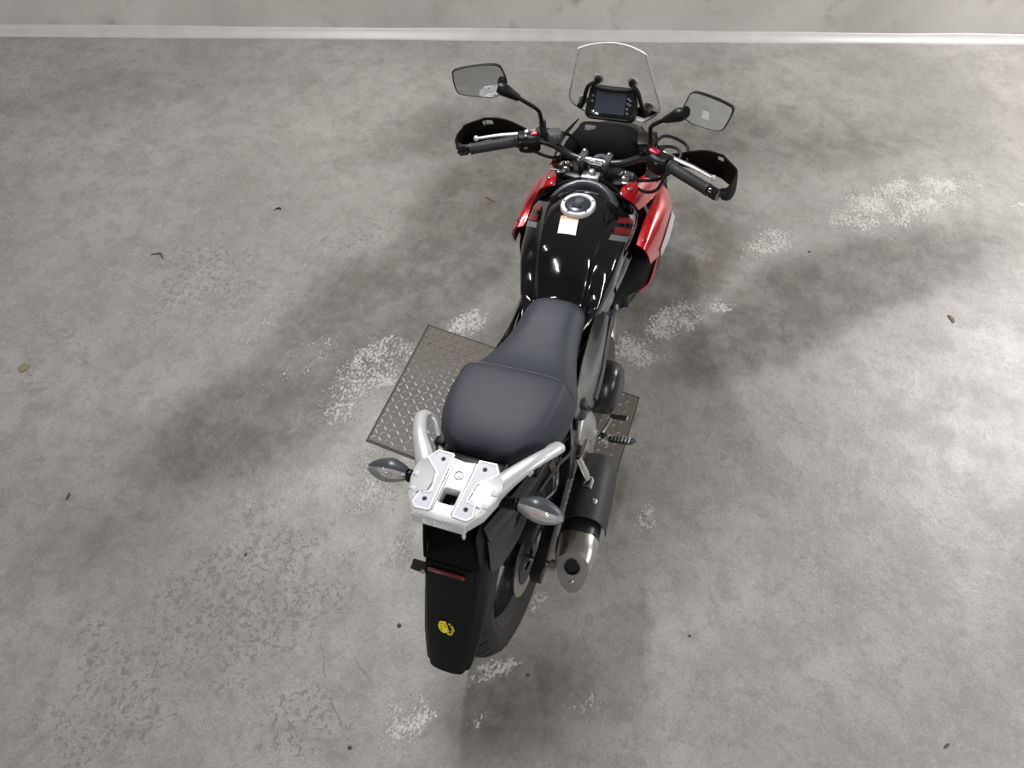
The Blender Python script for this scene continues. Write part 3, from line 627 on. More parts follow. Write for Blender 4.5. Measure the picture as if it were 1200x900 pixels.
# ---- side covers below the tank and the seat
for s in (1, -1):
    m = (s < 0)
    b = MB(); b.panel([[V(0.60,0.118,0.775),V(0.61,0.140,0.735),V(0.64,0.143,0.69)], [V(0.53,0.118,0.765),V(0.54,0.146,0.71),V(0.565,0.152,0.655)], [V(0.46,0.122,0.755),V(0.47,0.150,0.68),V(0.50,0.153,0.575)], [V(0.38,0.130,0.752),V(0.385,0.154,0.66),V(0.42,0.154,0.545)], [V(0.30,0.142,0.752),V(0.305,0.155,0.68),V(0.325,0.153,0.60)], [V(0.22,0.150,0.752),V(0.225,0.154,0.72),V(0.24,0.152,0.68)]], 0.003, 5, 5)
    sc_ = b.build('side_cover','semi',bike,mirror=m, smooth=50)
    b = MB(); b.panel([[V(0.635,0.147,0.715),V(0.640,0.151,0.700),V(0.645,0.147,0.688)], [V(0.55,0.153,0.680),V(0.56,0.158,0.663),V(0.565,0.154,0.648)], [V(0.49,0.156,0.615),V(0.50,0.161,0.597),V(0.505,0.157,0.580)], [V(0.41,0.157,0.578),V(0.42,0.162,0.562),V(0.425,0.158,0.545)]], 0.003, 4, 3)
    b.build('trim_strip','greymetal',sc_,mirror=m)
    screw('cover_bolt', (0.675, s*0.150, 0.712), (0, s, 0.3), 0.010, 'alum', bike, 0.007)
    # tail side covers
    b = MB(); b.panel([[V(0.06,0.130,0.775),V(0.06,0.142,0.74),V(0.05,0.134,0.69)], [V(-0.05,0.116,0.785),V(-0.05,0.130,0.745),V(-0.04,0.120,0.68)], [V(-0.15,0.096,0.80),V(-0.15,0.108,0.755),V(-0.13,0.10,0.67)], [V(-0.235,0.076,0.815),V(-0.24,0.086,0.775),V(-0.22,0.084,0.70)]], 0.003, 4, 4)
    tc_ = b.build('tail_side_cover','satin_plastic',bike,mirror=m)

# ---- rear fender
rows = [(-0.285,0.690,0.068,0.085),(-0.305,0.655,0.068,0.088),(-0.335,0.590,0.066,0.088),(-0.375,0.512,0.061,0.084),(-0.412,0.440,0.054,0.075),(-0.440,0.383,0.046,0.060)]
fwd = V(0.86, 0, 0.5).normalized()
b = MB(); G = []
for i, (x, z, w_, wo) in enumerate(rows):
    dpt = (0.135, 0.150, 0.150, 0.125, 0.085, 0.045)[i]
    L_ = [V(x,0,z)+fwd*dpt+V(0,wo,-0.01), V(x,0,z)+fwd*dpt*0.45+V(0,wo*0.97,0), V(x,0,z)+fwd*0.014+V(0,w_+0.004,0), V(x,w_-0.004,z)+fwd*0.002, V(x-0.003,w_*0.45,z), V(x-0.004,0,z)]
    G.append(L_ + [V(p.x,-p.y,p.z) for p in reversed(L_[:-1])])
b.panel(G, -0.0035, 4, 3); fend = b.build('rear_fender', 'plastic', bike, smooth=50)
b = MB(); b.panel([[V(-0.292,y,0.694) for y in (0.06,0.0,-0.06)],[V(-0.299,y,0.678) for y in (0.06,0,-0.06)],[V(-0.306,y,0.664) for y in (0.06,0,-0.06)]], -0.010, 2, 4)
b.build('plate_ledge','matte',fend)
b = MB(); b.box((-0.3125,0.004,0.681),(0.010,0.098,0.034), rot=Matrix.Rotation(R(-28),3,'Y')); rf = b.build('reflector','reflector',fend,bevel=0.003); rf['label']='dark red reflector bar'
b = MB(); b.box((-0.312,0.080,0.676),(0.026,0.040,0.024), rot=Matrix.Rotation(R(-20),3,'Y')); pb=b.build('plate_bracket','matte',fend,bevel=0.003)
screw('bracket_bolt',(-0.325,0.066,0.680),(-1,0,0.6),0.006,'alum',fend)
screw('fender_bolt',(-0.349,-0.012,0.574),(-0.87,0,0.5),0.004,'darkmetal',fend)
# tail channel under the rack: floor, walls
b = MB()
for s in (1,-1):
    b.panel([[V(-0.075,s*0.085,0.86),V(-0.075,s*0.088,0.79),V(-0.075,s*0.09,0.70)],[V(-0.18,s*0.078,0.852),V(-0.18,s*0.083,0.78),V(-0.18,s*0.088,0.69)],[V(-0.262,s*0.069,0.80),V(-0.275,s*0.073,0.745),V(-0.288,s*0.076,0.685)]], 0.004, 3, 3)
b.panel([[V(-0.02,y,0.72) for y in (-0.09,0,0.09)],[V(-0.17,y,0.70) for y in (-0.088,0,0.088)],[V(-0.292,y,0.69) for y in (-0.076,0,0.076)]], 0.004, 3, 2)
b.panel([[V(-0.07,y,0.80) for y in (-0.088,0,0.088)],[V(-0.14,y,0.83) for y in (-0.085,0,0.085)],[V(-0.23,y,0.852) for y in (-0.072,0,0.072)]], 0.004, 3, 2)
b.build('tail_housing','matte',bike)
b = MB(); b.loft([ring(x,[(0,0.838),(hw,0.836),(hw,0.795),(hw*0.8,0.776),(0,0.772)]) for x,hw in ((-0.13,0.06),(-0.18,0.062),(-0.205,0.055),(-0.214,0.045))],2,2); b.build('tail_light','reflector',bike)
# right and left shoulder of the fender, running up beside the wheel
for s in (1,-1):
    b = MB(); b.panel([[V(-0.235,0.083,0.775),V(-0.255,0.090,0.715),V(-0.262,0.092,0.655),V(-0.215,0.094,0.60)],[V(-0.15,0.102,0.765),V(-0.16,0.112,0.715),V(-0.165,0.114,0.655),V(-0.14,0.114,0.62)],[V(-0.05,0.114,0.75),V(-0.06,0.124,0.715),V(-0.06,0.124,0.67),V(-0.05,0.120,0.64)]],0.003,4,4)
    b.build('fender_shoulder','satin_plastic',fend,mirror=(s<0))
    b = MB(); b.panel([[V(-0.075,0.1285,0.715),V(-0.10,0.1255,0.700)],[V(-0.125,0.1205,0.715),V(-0.15,0.1165,0.70)]],0.002,1,1); b.build('vent_slot','matte',fend,mirror=(s<0))
# round yellow sticker on the fender
nS = V(-0.885,0,0.466).normalized(); 
dS = (V(-0.412,0,0.440)-V(-0.375,0,0.512)).normalized()
oS = V(-0.3785,0.004,0.512) 
yS = V(0,-1,0); xS = -dS                                             # picture right, picture up
nS = yS.cross(xS); nS = nS if nS.x < 0 else -nS
def sp(u, v, h=0.0): return oS + yS*u + xS*v + nS*(0.006+h)
def shape(poly, h, mat, par, name, th=0.0006):
    a = MB(); n = len(poly); a.add([sp(u,v,h) for u,v in poly]+[sp(u,v,h+th) for u,v in poly], [tuple(range(n-1,-1,-1)),tuple(range(n,2*n))]+[(i,(i+1)%n,n+(i+1)%n,n+i) for i in range(n)]); return a.build(name, mat, par)
def oval(cx,cy,rx,ry,ang,n=20):
    return [(cx+rx*math.cos(t)*math.cos(ang)-ry*math.sin(t)*math.sin(ang), cy+rx*math.cos(t)*math.sin(ang)+ry*math.sin(t)*math.cos(ang)) for t in (2*math.pi*i/n for i in range(n))]
stk = shape(oval(-0.008,0.002,0.0135,0.0185,R(18),24),0,'yellow',fend,'round_sticker'); stk['label']='round yellow sticker'
shape(oval(-0.004,0.019,0.004,0.003,0,10),0.0002,'yellow',stk,'sticker_knob')
def strk(pts, w_, par, mat='ink', h=0.0009):
    a = MB()
    for (u0,v0),(u1,v1) in zip(pts[:-1],pts[1:]):
        dx,dy=u1-u0,v1-v0; l=math.hypot(dx,dy) or 1; px,py=-dy/l*w_/2,dx/l*w_/2
        q=[(u0+px,v0+py),(u1+px,v1+py),(u1-px,v1-py),(u0-px,v0-py)]
        a.add([sp(u,v,h) for u,v in q]+[sp(u,v,h+0.0004) for u,v in q],[(3,2,1,0),(4,5,6,7),(0,1,5,4),(1,2,6,5),(2,3,7,6),(3,0,4,7)])
    return a.build('print_line',mat,par,clean=False)
strk([(-0.019,0.010),(-0.012,0.014),(-0.003,0.012),(0.004,0.004)],0.0011,stk)
strk([(-0.018,0.004),(-0.014,0.006),(-0.012,0.004)],0.0010,stk); strk([(-0.006,0.004),(-0.003,0.006),(0.001,0.002)],0.0010,stk)
strk([(-0.011,0.005),(-0.014,-0.003),(-0.011,-0.004)],0.0010,stk); strk([(-0.016,-0.007),(-0.011,-0.009),(-0.007,-0.007)],0.0010,stk)
for (cx,cy,kind) in ((0.009,0.016,4),(0.0165,0.009,12),(0.020,0.001,12),(0.0165,-0.007,12)):
    o1 = oval(cx,cy,0.0042,0.0042,R(20),kind); o2 = oval(cx,cy,0.0022,0.0022,R(20),kind); a=MB(); n=len(o1)
    a.add([sp(u,v,0.0) for u,v in o1]+[sp(u,v,0.0) for u,v in o2],[(i,(i+1)%n,n+(i+1)%n,n+i) for i in range(n)]); a.build('ring_letter','yellow',stk)
strk([(0.004,-0.004),(0.007,-0.002),(0.009,-0.006),(0.004,-0.013),(0.012,-0.014)],0.0020,stk,'yellow',0.0)
strk([(0.004,-0.0165),(0.013,-0.016),(0.018,-0.012)],0.0026,stk,'yellow',0.0)

# ---- luggage rack
ZR = 0.905
half = [(-0.128,0.0),(-0.124,0.030),(-0.112,0.038),(-0.110,0.076),(-0.146,0.100),(-0.178,0.112),(-0.205,0.111),(-0.255,0.094),(-0.292,0.066),(-0.296,0.0)]
full = half + [(x,-y) for x,y in reversed(half[1:-1])]
def with_hole(outer, hole, z0, z1):
    a = MB(); bm = bmesh.new()
    ov = [bm.verts.new((x,y,z1)) for x,y in outer]; hv = [bm.verts.new((x,y,z1)) for x,y in hole]
    es = [bm.edges.new((ov[i],ov[(i+1)%len(ov)])) for i in range(len(ov))]+[bm.edges.new((hv[i],hv[(i+1)%len(hv)])) for i in range(len(hv))]
    r = bmesh.ops.triangle_fill(bm, use_beauty=True, use_dissolve=False, edges=es)
    bm.verts.index_update(); n = len(bm.verts)
    vs = [v.co.copy() for v in bm.verts]; fs = [tuple(v.index for v in f.verts) for f in bm.faces]
    bm.free()
    allv = vs + [V(p.x,p.y,z0) for p in vs]
    F = fs + [tuple(i+n for i in reversed(f)) for f in fs]
    no = len(outer); nh = len(hole)
    F += [(i,(i+1)%no,n+(i+1)%no,n+i) for i in range(no)] + [(no+i,no+(i+1)%nh,n+no+(i+1)%nh,n+no+i) for i in range(nh)]
    return a.add(allv, F)
hole = [(-0.212,0.020),(-0.209,0.017),(-0.209,-0.017),(-0.212,-0.020),(-0.247,-0.020),(-0.250,-0.017),(-0.250,0.017),(-0.247,0.020)]
b = with_hole(full, hole, ZR-0.026, ZR+0.003)
rack = b.build('luggage_rack','silver',bike,bevel=0.0035)
# rear lip
b = MB(); G = [[V(-0.290,y,ZR+0.002) ,V(-0.2965,y,ZR-0.003),V(-0.3005,y,ZR-0.025)] for y in (0.066,0.03,0.0,-0.03,-0.066)]; b.panel(G,-0.010,2,3); b.build('rear_lip','silver',rack,bevel=0.001)
b = MB(); b.box((-0.300,-0.062,ZR-0.030),(0.010,0.006,0.018)); b.build('rack_tab','silver',rack,bevel=0.0015)
# pads
pad = [(-0.117,0.034),(-0.116,0.075),(-0.142,0.090),(-0.180,0.050),(-0.231,0.046),(-0.237,0.069),(-0.267,0.075),(-0.279,0.064),(-0.277,0.030)]
for s in (1,-1):
    pp = [(x,s*y) for x,y in pad]
    b = MB(); n=len(pp); b.add([V(x,y,ZR+0.0025) for x,y in pp]+[V(x,y,ZR+0.0045) for x,y in pp],[tuple(range(n)),tuple(range(2*n-1,n-1,-1))]+[(i,(i+1)%n,n+(i+1)%n,n+i) for i in range(n)]); b.build('rack_pad','silver_pad',rack)
    b = MB(); P3=[V(x,y,ZR+0.004) for x,y in pp]
    for i in range(n): b.tube([P3[i],P3[(i+1)%n]],0.0030,6)
    b.build('rack_ridge','silver',rack,clean=False)
    for (x,y) in ((-0.136,0.054),(-0.252,0.052)):
        b = MB(); b.lathe([(0.0001,0.0),(0.0055,0.0),(0.0055,0.0016),(0.0001,0.0016)],(x,s*y,ZR+0.0040),(0,0,1),12); b.build('threaded_hole','matte',rack)
    # sloping outer wing with two hook notches
    b = MB(); b.panel([[V(-0.146,s*0.092,ZR+0.005),V(-0.150,s*0.104,ZR+0.001)],[V(-0.178,s*0.058,ZR+0.006),V(-0.18,s*0.112,ZR-0.002)],[V(-0.228,s*0.054,ZR+0.006),V(-0.228,s*0.102,ZR-0.002)],[V(-0.240,s*0.074,ZR+0.005),V(-0.256,s*0.092,ZR-0.002)]],0.004*s,2,2); b.build('rack_wing','silver',rack)
    for (x,y,w_) in ((-0.192,0.104,0.017),(-0.232,0.095,0.014)):
        b = MB(); b.prism([(-w_/2,-0.011),(w_/2,-0.011),(w_*0.32,0.006),(-w_*0.32,0.006)],(V(x,s*y,ZR-0.0005),V(1,0,0),V(0,s,0)) if s>0 else (V(x,s*y,ZR-0.0005),V(-1,0,0),V(0,s,0)),0.006); b.build('hook_notch','silver_pad',rack,bevel=0.001)
for s in (1,-1):
    b = MB(); b.box((-0.200,s*0.0255,ZR+0.004),(0.148,0.006,0.005)); b.build('rack_rail','silver',rack,bevel=0.0015)
b = MB(); b.lathe([(0.0125,0.0),(0.0125,0.003),(0.0105,0.0035),(0.0095,0.001),(0.006,0.001),(0.0055,0.003),(0.0001,0.003)],(-0.168,0,ZR+0.002),(0,0,1),24); b.build('lock_barrel','alum',rack)
b = MB(); b.box((-0.232,-0.004,ZR-0.05),(0.03,0.026,0.004)); b.build('catch_plate','alum',rack)
# embossed lettering on the rear lip
cu = bpy.data.curves.new('lettering','FONT'); cu.body='SUZUKI'; cu.size=0.019; cu.extrude=0.0012; cu.align_x='CENTER'; cu.align_y='CENTER'; cu.space_character=1.15
tmp = bpy.data.objects.new('tmp_text',cu); COL.objects.link(tmp)
me = bpy.data.meshes.new_from_object(tmp.evaluated_get(bpy.context.evaluated_depsgraph_get())); me.name='embossed_lettering'
bpy.data.objects.remove(tmp); me.materials.clear(); me.materials.append(MT['white'])
le = bpy.data.objects.new('embossed_lettering',me); COL.objects.link(le); le.parent = rack
zn = V(-0.984,0,0.178).normalized(); xx = V(0,-1,0); yy = zn.cross(xx)
le.matrix_local = Matrix.Translation(V(-0.2992,0.004,ZR-0.0138)) @ Matrix((xx,yy,zn)).transposed().to_4x4()

# ---- grab handles
for s in (1,-1):
    b = MB(); b.tube([(-0.195,0.070,0.872),(-0.135,0.108,0.888),(-0.075,0.148,0.892),(-0.020,0.176,0.873),(0.012,0.186,0.856),(0.024,0.178,0.842),(0.020,0.160,0.826),(-0.004,0.142,0.806),(-0.045,0.118,0.79)],[0.032,0.025,0.0185,0.0175,0.0175,0.0165,0.0150,0.0130,0.012],12,5,flat=0.68)
    b.build('grab_handle','silver',bike,mirror=(s<0),smooth=60)
    b = MB(); b.box((0.01,0.128,0.79),(0.09,0.03,0.05)); b.build('handle_mount','plastic',bike,bevel=0.006,mirror=(s<0))

# ---- turn signals
for s in (1,-1):
    m=(s<0)
    b = MB(); b.tube([(-0.170,0.075,0.835),(-0.168,0.11,0.840),(-0.167,0.155,0.846)],[0.012,0.0125,0.013],12,2)
    ts = b.build('turn_signal_stem','plastic',bike,mirror=m)
    for k in range(5):
        y=0.098+0.011*k; b = MB(); b.lathe([(0.0125,-0.0028),(0.0165,-0.0025),(0.0165,0.0025),(0.0125,0.0028)],(-0.167,y,0.8395+0.0013*k),(0,1,0.12),14,closed=True); b.build('stem_rib','plastic',ts,mirror=m)
    SEC=[(0.148,0.013,0.015,0),(0.165,0.021,0.022,0.001),(0.190,0.0285,0.030,0.000),(0.215,0.027,0.0275,-0.003),(0.240,0.018,0.018,-0.006),(0.256,0.006,0.006,-0.008)]
    def sgring(y,ra,rb,dz,a0,a1,n=14,kx=1.0):
        return [V(-0.167-0.10*(y-0.148)**1.0*0.25+ra*math.cos(t)*kx, y, 0.848+dz+rb*math.sin(t)) for t in (a0+(a1-a0)*i/(n-1) for i in range(n))]
    # body: upper/front shell, lens: rear-lower shell
    b = MB(); b.panel([sgring(y,ra,rb,dz,R(-70),R(116)) for y,ra,rb,dz in SEC],-0.002,4,1); b.build('signal_body','greymetal',ts,mirror=m,smooth=60)
    b = MB(); b.panel([sgring(y,ra*0.985,rb*0.985,dz,R(115),R(292)) for y,ra,rb,dz in SEC],-0.002,4,1); b.build('signal_lens','lens',ts,mirror=m,smooth=60)
    b = MB(); b.panel([sgring(y,ra*0.40,rb*0.40,dz,R(90),R(300)) for y,ra,rb,dz in SEC[1:-1]],-0.001,4,1); b.build('reflector_bowl','ring',ts,mirror=m,smooth=60)
    b = MB(); b.lathe([(0.0001,0.012),(0.006,0.009),(0.0075,0.0),(0.006,-0.008),(0.0001,-0.010)],(-0.1835,0.190,0.854),(0,1,0),12); b.build('bulb','amber',ts,mirror=m)

# ---- muffler and exhaust
ax0 = V(0.26,-0.200,0.385); ax1 = V(-0.072,-0.238,0.428); A = (ax1-ax0).normalized()
Uz = (V(0,0,1)-A*A.z).normalized(); Ws = A.cross(Uz)                  # Ws: sideways
def mring(t, rw_, rh, n=20, out=0.0, upo=0.0, sh=0.0):
    c = ax0.lerp(ax1,t)+Ws*out+Uz*upo; L_=[]
    for i in range(n):
        a=2*math.pi*i/n; ca,sa=math.cos(a),math.sin(a)
        k=1.0+0.10*math.cos(3*a-R(90))
        L_.append(c+Ws*ca*rw_*k+Uz*sa*rh*k-A*sa*sh)
    return L_
b = MB(); b.loft([mring(t,a_,h_) for t,a_,h_ in ((0,0.030,0.03),(0.08,0.048,0.055),(0.25,0.055,0.066),(0.80,0.056,0.068))],3,1); muf = b.build('muffler','darkmetal',bike,smooth=60)
b = MB(); b.loft([mring(t,a_,h_,sh=q) for t,a_,h_,q in ((0.78,0.058,0.070,0),(0.84,0.058,0.070,0.004),(0.92,0.056,0.067,0.012),(1.00,0.051,0.060,0.022),(1.06,0.045,0.052,0.030))],3,1,caps=False); ec=b.build('muffler_end_cap','steel',muf,smooth=60)
b = MB(); b.loft([mring(1.058,0.045,0.052,sh=0.030),mring(1.035,0.042,0.049,sh=0.030)],1,1); b.build('muffler_face','steel',muf)
fcn = (A*0.052+Uz*0.030).normalized(); fup = (Uz*0.052-A*0.030).normalized(); ctr = ax0.lerp(ax1,1.058)
b = MB(); b.lathe([(0.0225,-0.02),(0.0225,0.009),(0.0185,0.009),(0.0185,0.0015),(0.0001,0.0015)],ctr+fup*0.016,fcn,20); b.build('tail_pipe','matte',muf)
screw('end_cap_bolt',ctr-fup*0.032+fcn*0.001,fcn,0.007,'steel',muf)
# Ws points to the right side when its y is negative
sgn = -1 if Ws.y > 0 else 1
G=[[ax0.lerp(ax1,t)+Ws*sgn*u*k+Uz*v*k for (u,v) in ((-0.050,0.060),(-0.01,0.080),(0.042,0.072),(0.070,0.034),(0.072,0.004))] for t,k in ((-0.12,0.80),(0.02,0.97),(0.25,1.0),(0.45,1.0),(0.66,1.0))]
b = MB(); b.panel(G,0.003,4,4); hs=b.build('heat_shield','slate',muf,smooth=35)
sb_=BVHTree.FromPolygons([tuple(p) for p in b.v],b.f)
pz=ax0.lerp(ax1,0.44)+Ws*sgn*0.028; h_=hit(pz+V(0,0,0.5),(0,0,-1),sb_,-0.001)
if h_: screw('shield_bolt',h_,(0.1,-0.3,1),0.0085,'steel',muf,0.004)
b = MB(); b.tube([ax0+V(0.02,0,0),(0.36,-0.15,0.33),(0.50,-0.11,0.25),(0.80,-0.07,0.21),(0.98,-0.05,0.30),(1.0,-0.04,0.45)],0.021,12,5); b.build('exhaust_pipe','steel',bike)

# ---- foot controls (right), left side too
for s in (-1,1):
    m=(s<0)
    b = MB(); b.prism([(0.30,0.62),(0.375,0.56),(0.42,0.47),(0.43,0.38),(0.40,0.35),(0.36,0.40),(0.30,0.47),(0.25,0.55)],(V(0,0.135,0),V(1,0,0),V(0,0,1)),-0.026); hp=b.build('heel_guard','alum',bike,bevel=0.005,mirror=m)
    b = MB(); b.prism([(0.30,0.52),(0.335,0.47),(0.315,0.43),(0.26,0.44),(0.235,0.50)],(V(0,0.150,0),V(1,0,0),V(0,0,1)),-0.022); b.build('guard_plate','steel',hp,bevel=0.004,mirror=m)
    screw('guard_bolt',(0.335,s*0.16,0.53),(0,s,0),0.009,'chrome',bike)
    b = MB(); b.box((0.425,0.185,0.365),(0.032,0.032,0.030)); fp=b.build('foot_peg_mount','chrome',bike,bevel=0.006,mirror=m)
    b = MB(); b.tube([(0.425,0.19,0.368),(0.428,0.23,0.372),(0.432,0.27,0.374),(0.436,0.285,0.380)],[0.010,0.013,0.012,0.006],10,3,flat=0.7); fpp=b.build('foot_peg','darkmetal',bike,mirror=m)
    for k in range(6):
        b = MB(); b.box((0.428,0.212+0.011*k,0.383),(0.022,0.004,0.006)); b.build('peg_rib','alum',fpp,mirror=m)
    # passenger peg on its hanger, folded up
    b = MB(); b.panel([[V(0.30,0.135,0.60),V(0.25,0.14,0.66)],[V(0.19,0.165,0.55),V(0.16,0.165,0.60)],[V(0.15,0.170,0.52),V(0.125,0.170,0.55)]],0.010,4,2); hg=b.build('passenger_peg_hanger','darkmetal',bike,bevel=0.002,mirror=m)
    b = MB(); b.tube([(0.160,0.185,0.615),(0.155,0.205,0.560),(0.150,0.214,0.535)],[0.010,0.013,0.011],10,3,flat=0.75); pg=b.build('passenger_peg','chrome',bike,mirror=m)
    b = MB(); b.box((0.147,0.217,0.520),(0.034,0.026,0.020),rot=Matrix.Rotation(0.4,3,'X')); b.build('peg_tip','chrome',pg,bevel=0.004,mirror=m)
b = MB(); b.tube([(0.43,-0.165,0.35),(0.48,-0.172,0.345),(0.525,-0.183,0.358)],[0.007,0.006,0.006],8,4); bpd=b.build('brake_pedal','alum',bike)
b = MB(); b.tube([(0.525,-0.178,0.360),(0.527,-0.232,0.364)],[0.0085,0.0085],10); b.build('pedal_pad','rubber',bpd)
b = MB(); b.lathe([(0.010,0),(0.010,0.004),(0.0001,0.006)],(0.527,-0.231,0.364),(0,-1,0),10); b.build('pad_end','chrome',bpd)
b = MB(); b.tube([(0.44,0.165,0.34),(0.52,0.17,0.32),(0.60,0.18,0.34)],0.006,8,4); b.tube([(0.60,0.175,0.34),(0.60,0.225,0.345)],0.009,8); b.build('gear_lever','alum',bike)
b = MB(); b.tube([(0.46,0.13,0.27),(0.42,0.22,0.14),(0.40,0.285,0.065)],[0.012,0.011,0.011],8,4); sd=b.build('side_stand','darkmetal',bike)
b = MB(); b.box((0.395,0.293,0.055),(0.07,0.045,0.007),rot=Matrix.Rotation(LEAN,3,'X')); b.build('stand_foot','darkmetal',sd,bevel=0.002)

# ---- front end: forks, clamp, handlebar
FA = V(-0.60,0,0.80).normalized()                                    # up the fork
def fork_pt(y,h): return V(1.485,y,0.304)+FA*h
tcl = MB(); tcl.prism([(-0.045,0.0),(-0.03,0.115),(0.01,0.135),(0.035,0.115),(0.045,0.05),(0.045,-0.05),(0.035,-0.115),(0.01,-0.135),(-0.03,-0.115)],(V(0.975,0,0.952),V(1,0,0.1).normalized(),V(0,1,0)),0.028)
tcl = tcl.build('triple_clamp','darkmetal',bike,bevel=0.004,xf=st)
for s in (-1,1):
    b = MB(); b.tube([fork_pt(s*0.095,0.0),fork_pt(s*0.095,0.34)],0.026,16); b.tube([fork_pt(s*0.095,0.34),fork_pt(s*0.095,0.76)],0.0185,16); fk=b.build('front_fork','darkmetal',bike,xf=st)
    b = MB(); b.lathe([(0.022,0.0),(0.022,0.010),(0.017,0.014),(0.012,0.014),(0.0115,0.008),(0.0001,0.008)],V(0.975,s*0.098,0.980),(-0.1,0,1),16); b.build('fork_cap','chrome',tcl,xf=st)
    b = MB(); b.box((0.948,s*0.118,0.978),(0.014,0.050,0.012)); b.build('clamp_bolt','chrome',tcl,bevel=0.003,xf=st)
    b = MB(); b.box((0.968,s*0.040,1.000),(0.040,0.020,0.034)); b.build('bar_riser','darkmetal',tcl,bevel=0.003,xf=st)
b = MB(); b.lathe([(0.034,0),(0.034,0.022),(0.028,0.030),(0.012,0.031),(0.011,0.024),(0.0001,0.024)],V(1.012,-0.004,0.975),(-0.15,0,1),24); ig=b.build('ignition_switch','greymetal',tcl,xf=st)
b = MB(); b.box((1.008,-0.004,1.006),(0.016,0.006,0.006)); b.build('key_slot','matte',tcl,xf=st)
path=[]
for y,x,z in ((0.0,0.968,1.024),(0.05,0.970,1.024),(0.09,0.976,1.030),(0.14,0.976,1.054),(0.185,0.962,1.070),(0.24,0.936,1.074),(0.31,0.900,1.070),(0.385,0.862,1.064)): path.append((x,y,z))
pth=[(x,-y,z) for x,y,z in reversed(path[1:])]+path
b = MB(); b.tube(pth,0.0115,12,4); hb=b.build('handlebar','darkmetal',bike,xf=st)
b = MB(); b.tube([(0.968,-0.030,1.0245),(0.968,0.030,1.0245)],0.0122,12); b.build('bar_knurl','chrome',hb,xf=st)
for s in (-1,1):
    b = MB(); b.loft([[V(0.968+dx,s*0.040+dy,z) for dx,dy in ((0.030,0.006),(0.026,0.0105),(-0.026,0.0105),(-0.030,0.006),(-0.030,-0.006),(-0.026,-0.0105),(0.026,-0.0105),(0.030,-0.006))] for z in (1.020,1.034,1.041)],1,1); bc=b.build('bar_clamp','greymetal',hb,bevel=0.002,xf=st)
    for dx in (-0.021,0.021):
        b = MB(); b.lathe([(0.0075,0),(0.0075,0.006),(0.005,0.008),(0.0001,0.008)],(0.968+dx,s*0.040,1.040),(0,0,1),12); b.build('clamp_bolt','chrome',hb,xf=st)
def on_bar(t):                                                       # t: distance out from the centre
    P=[Vector(p) for p in path]
    for p,q in zip(P[:-1],P[1:]):
        if p.y<=t<=q.y: return p.lerp(q,(t-p.y)/(q.y-p.y))
    return P[-1]
BD=(Vector(path[-1])-Vector(path[-3])).normalized()
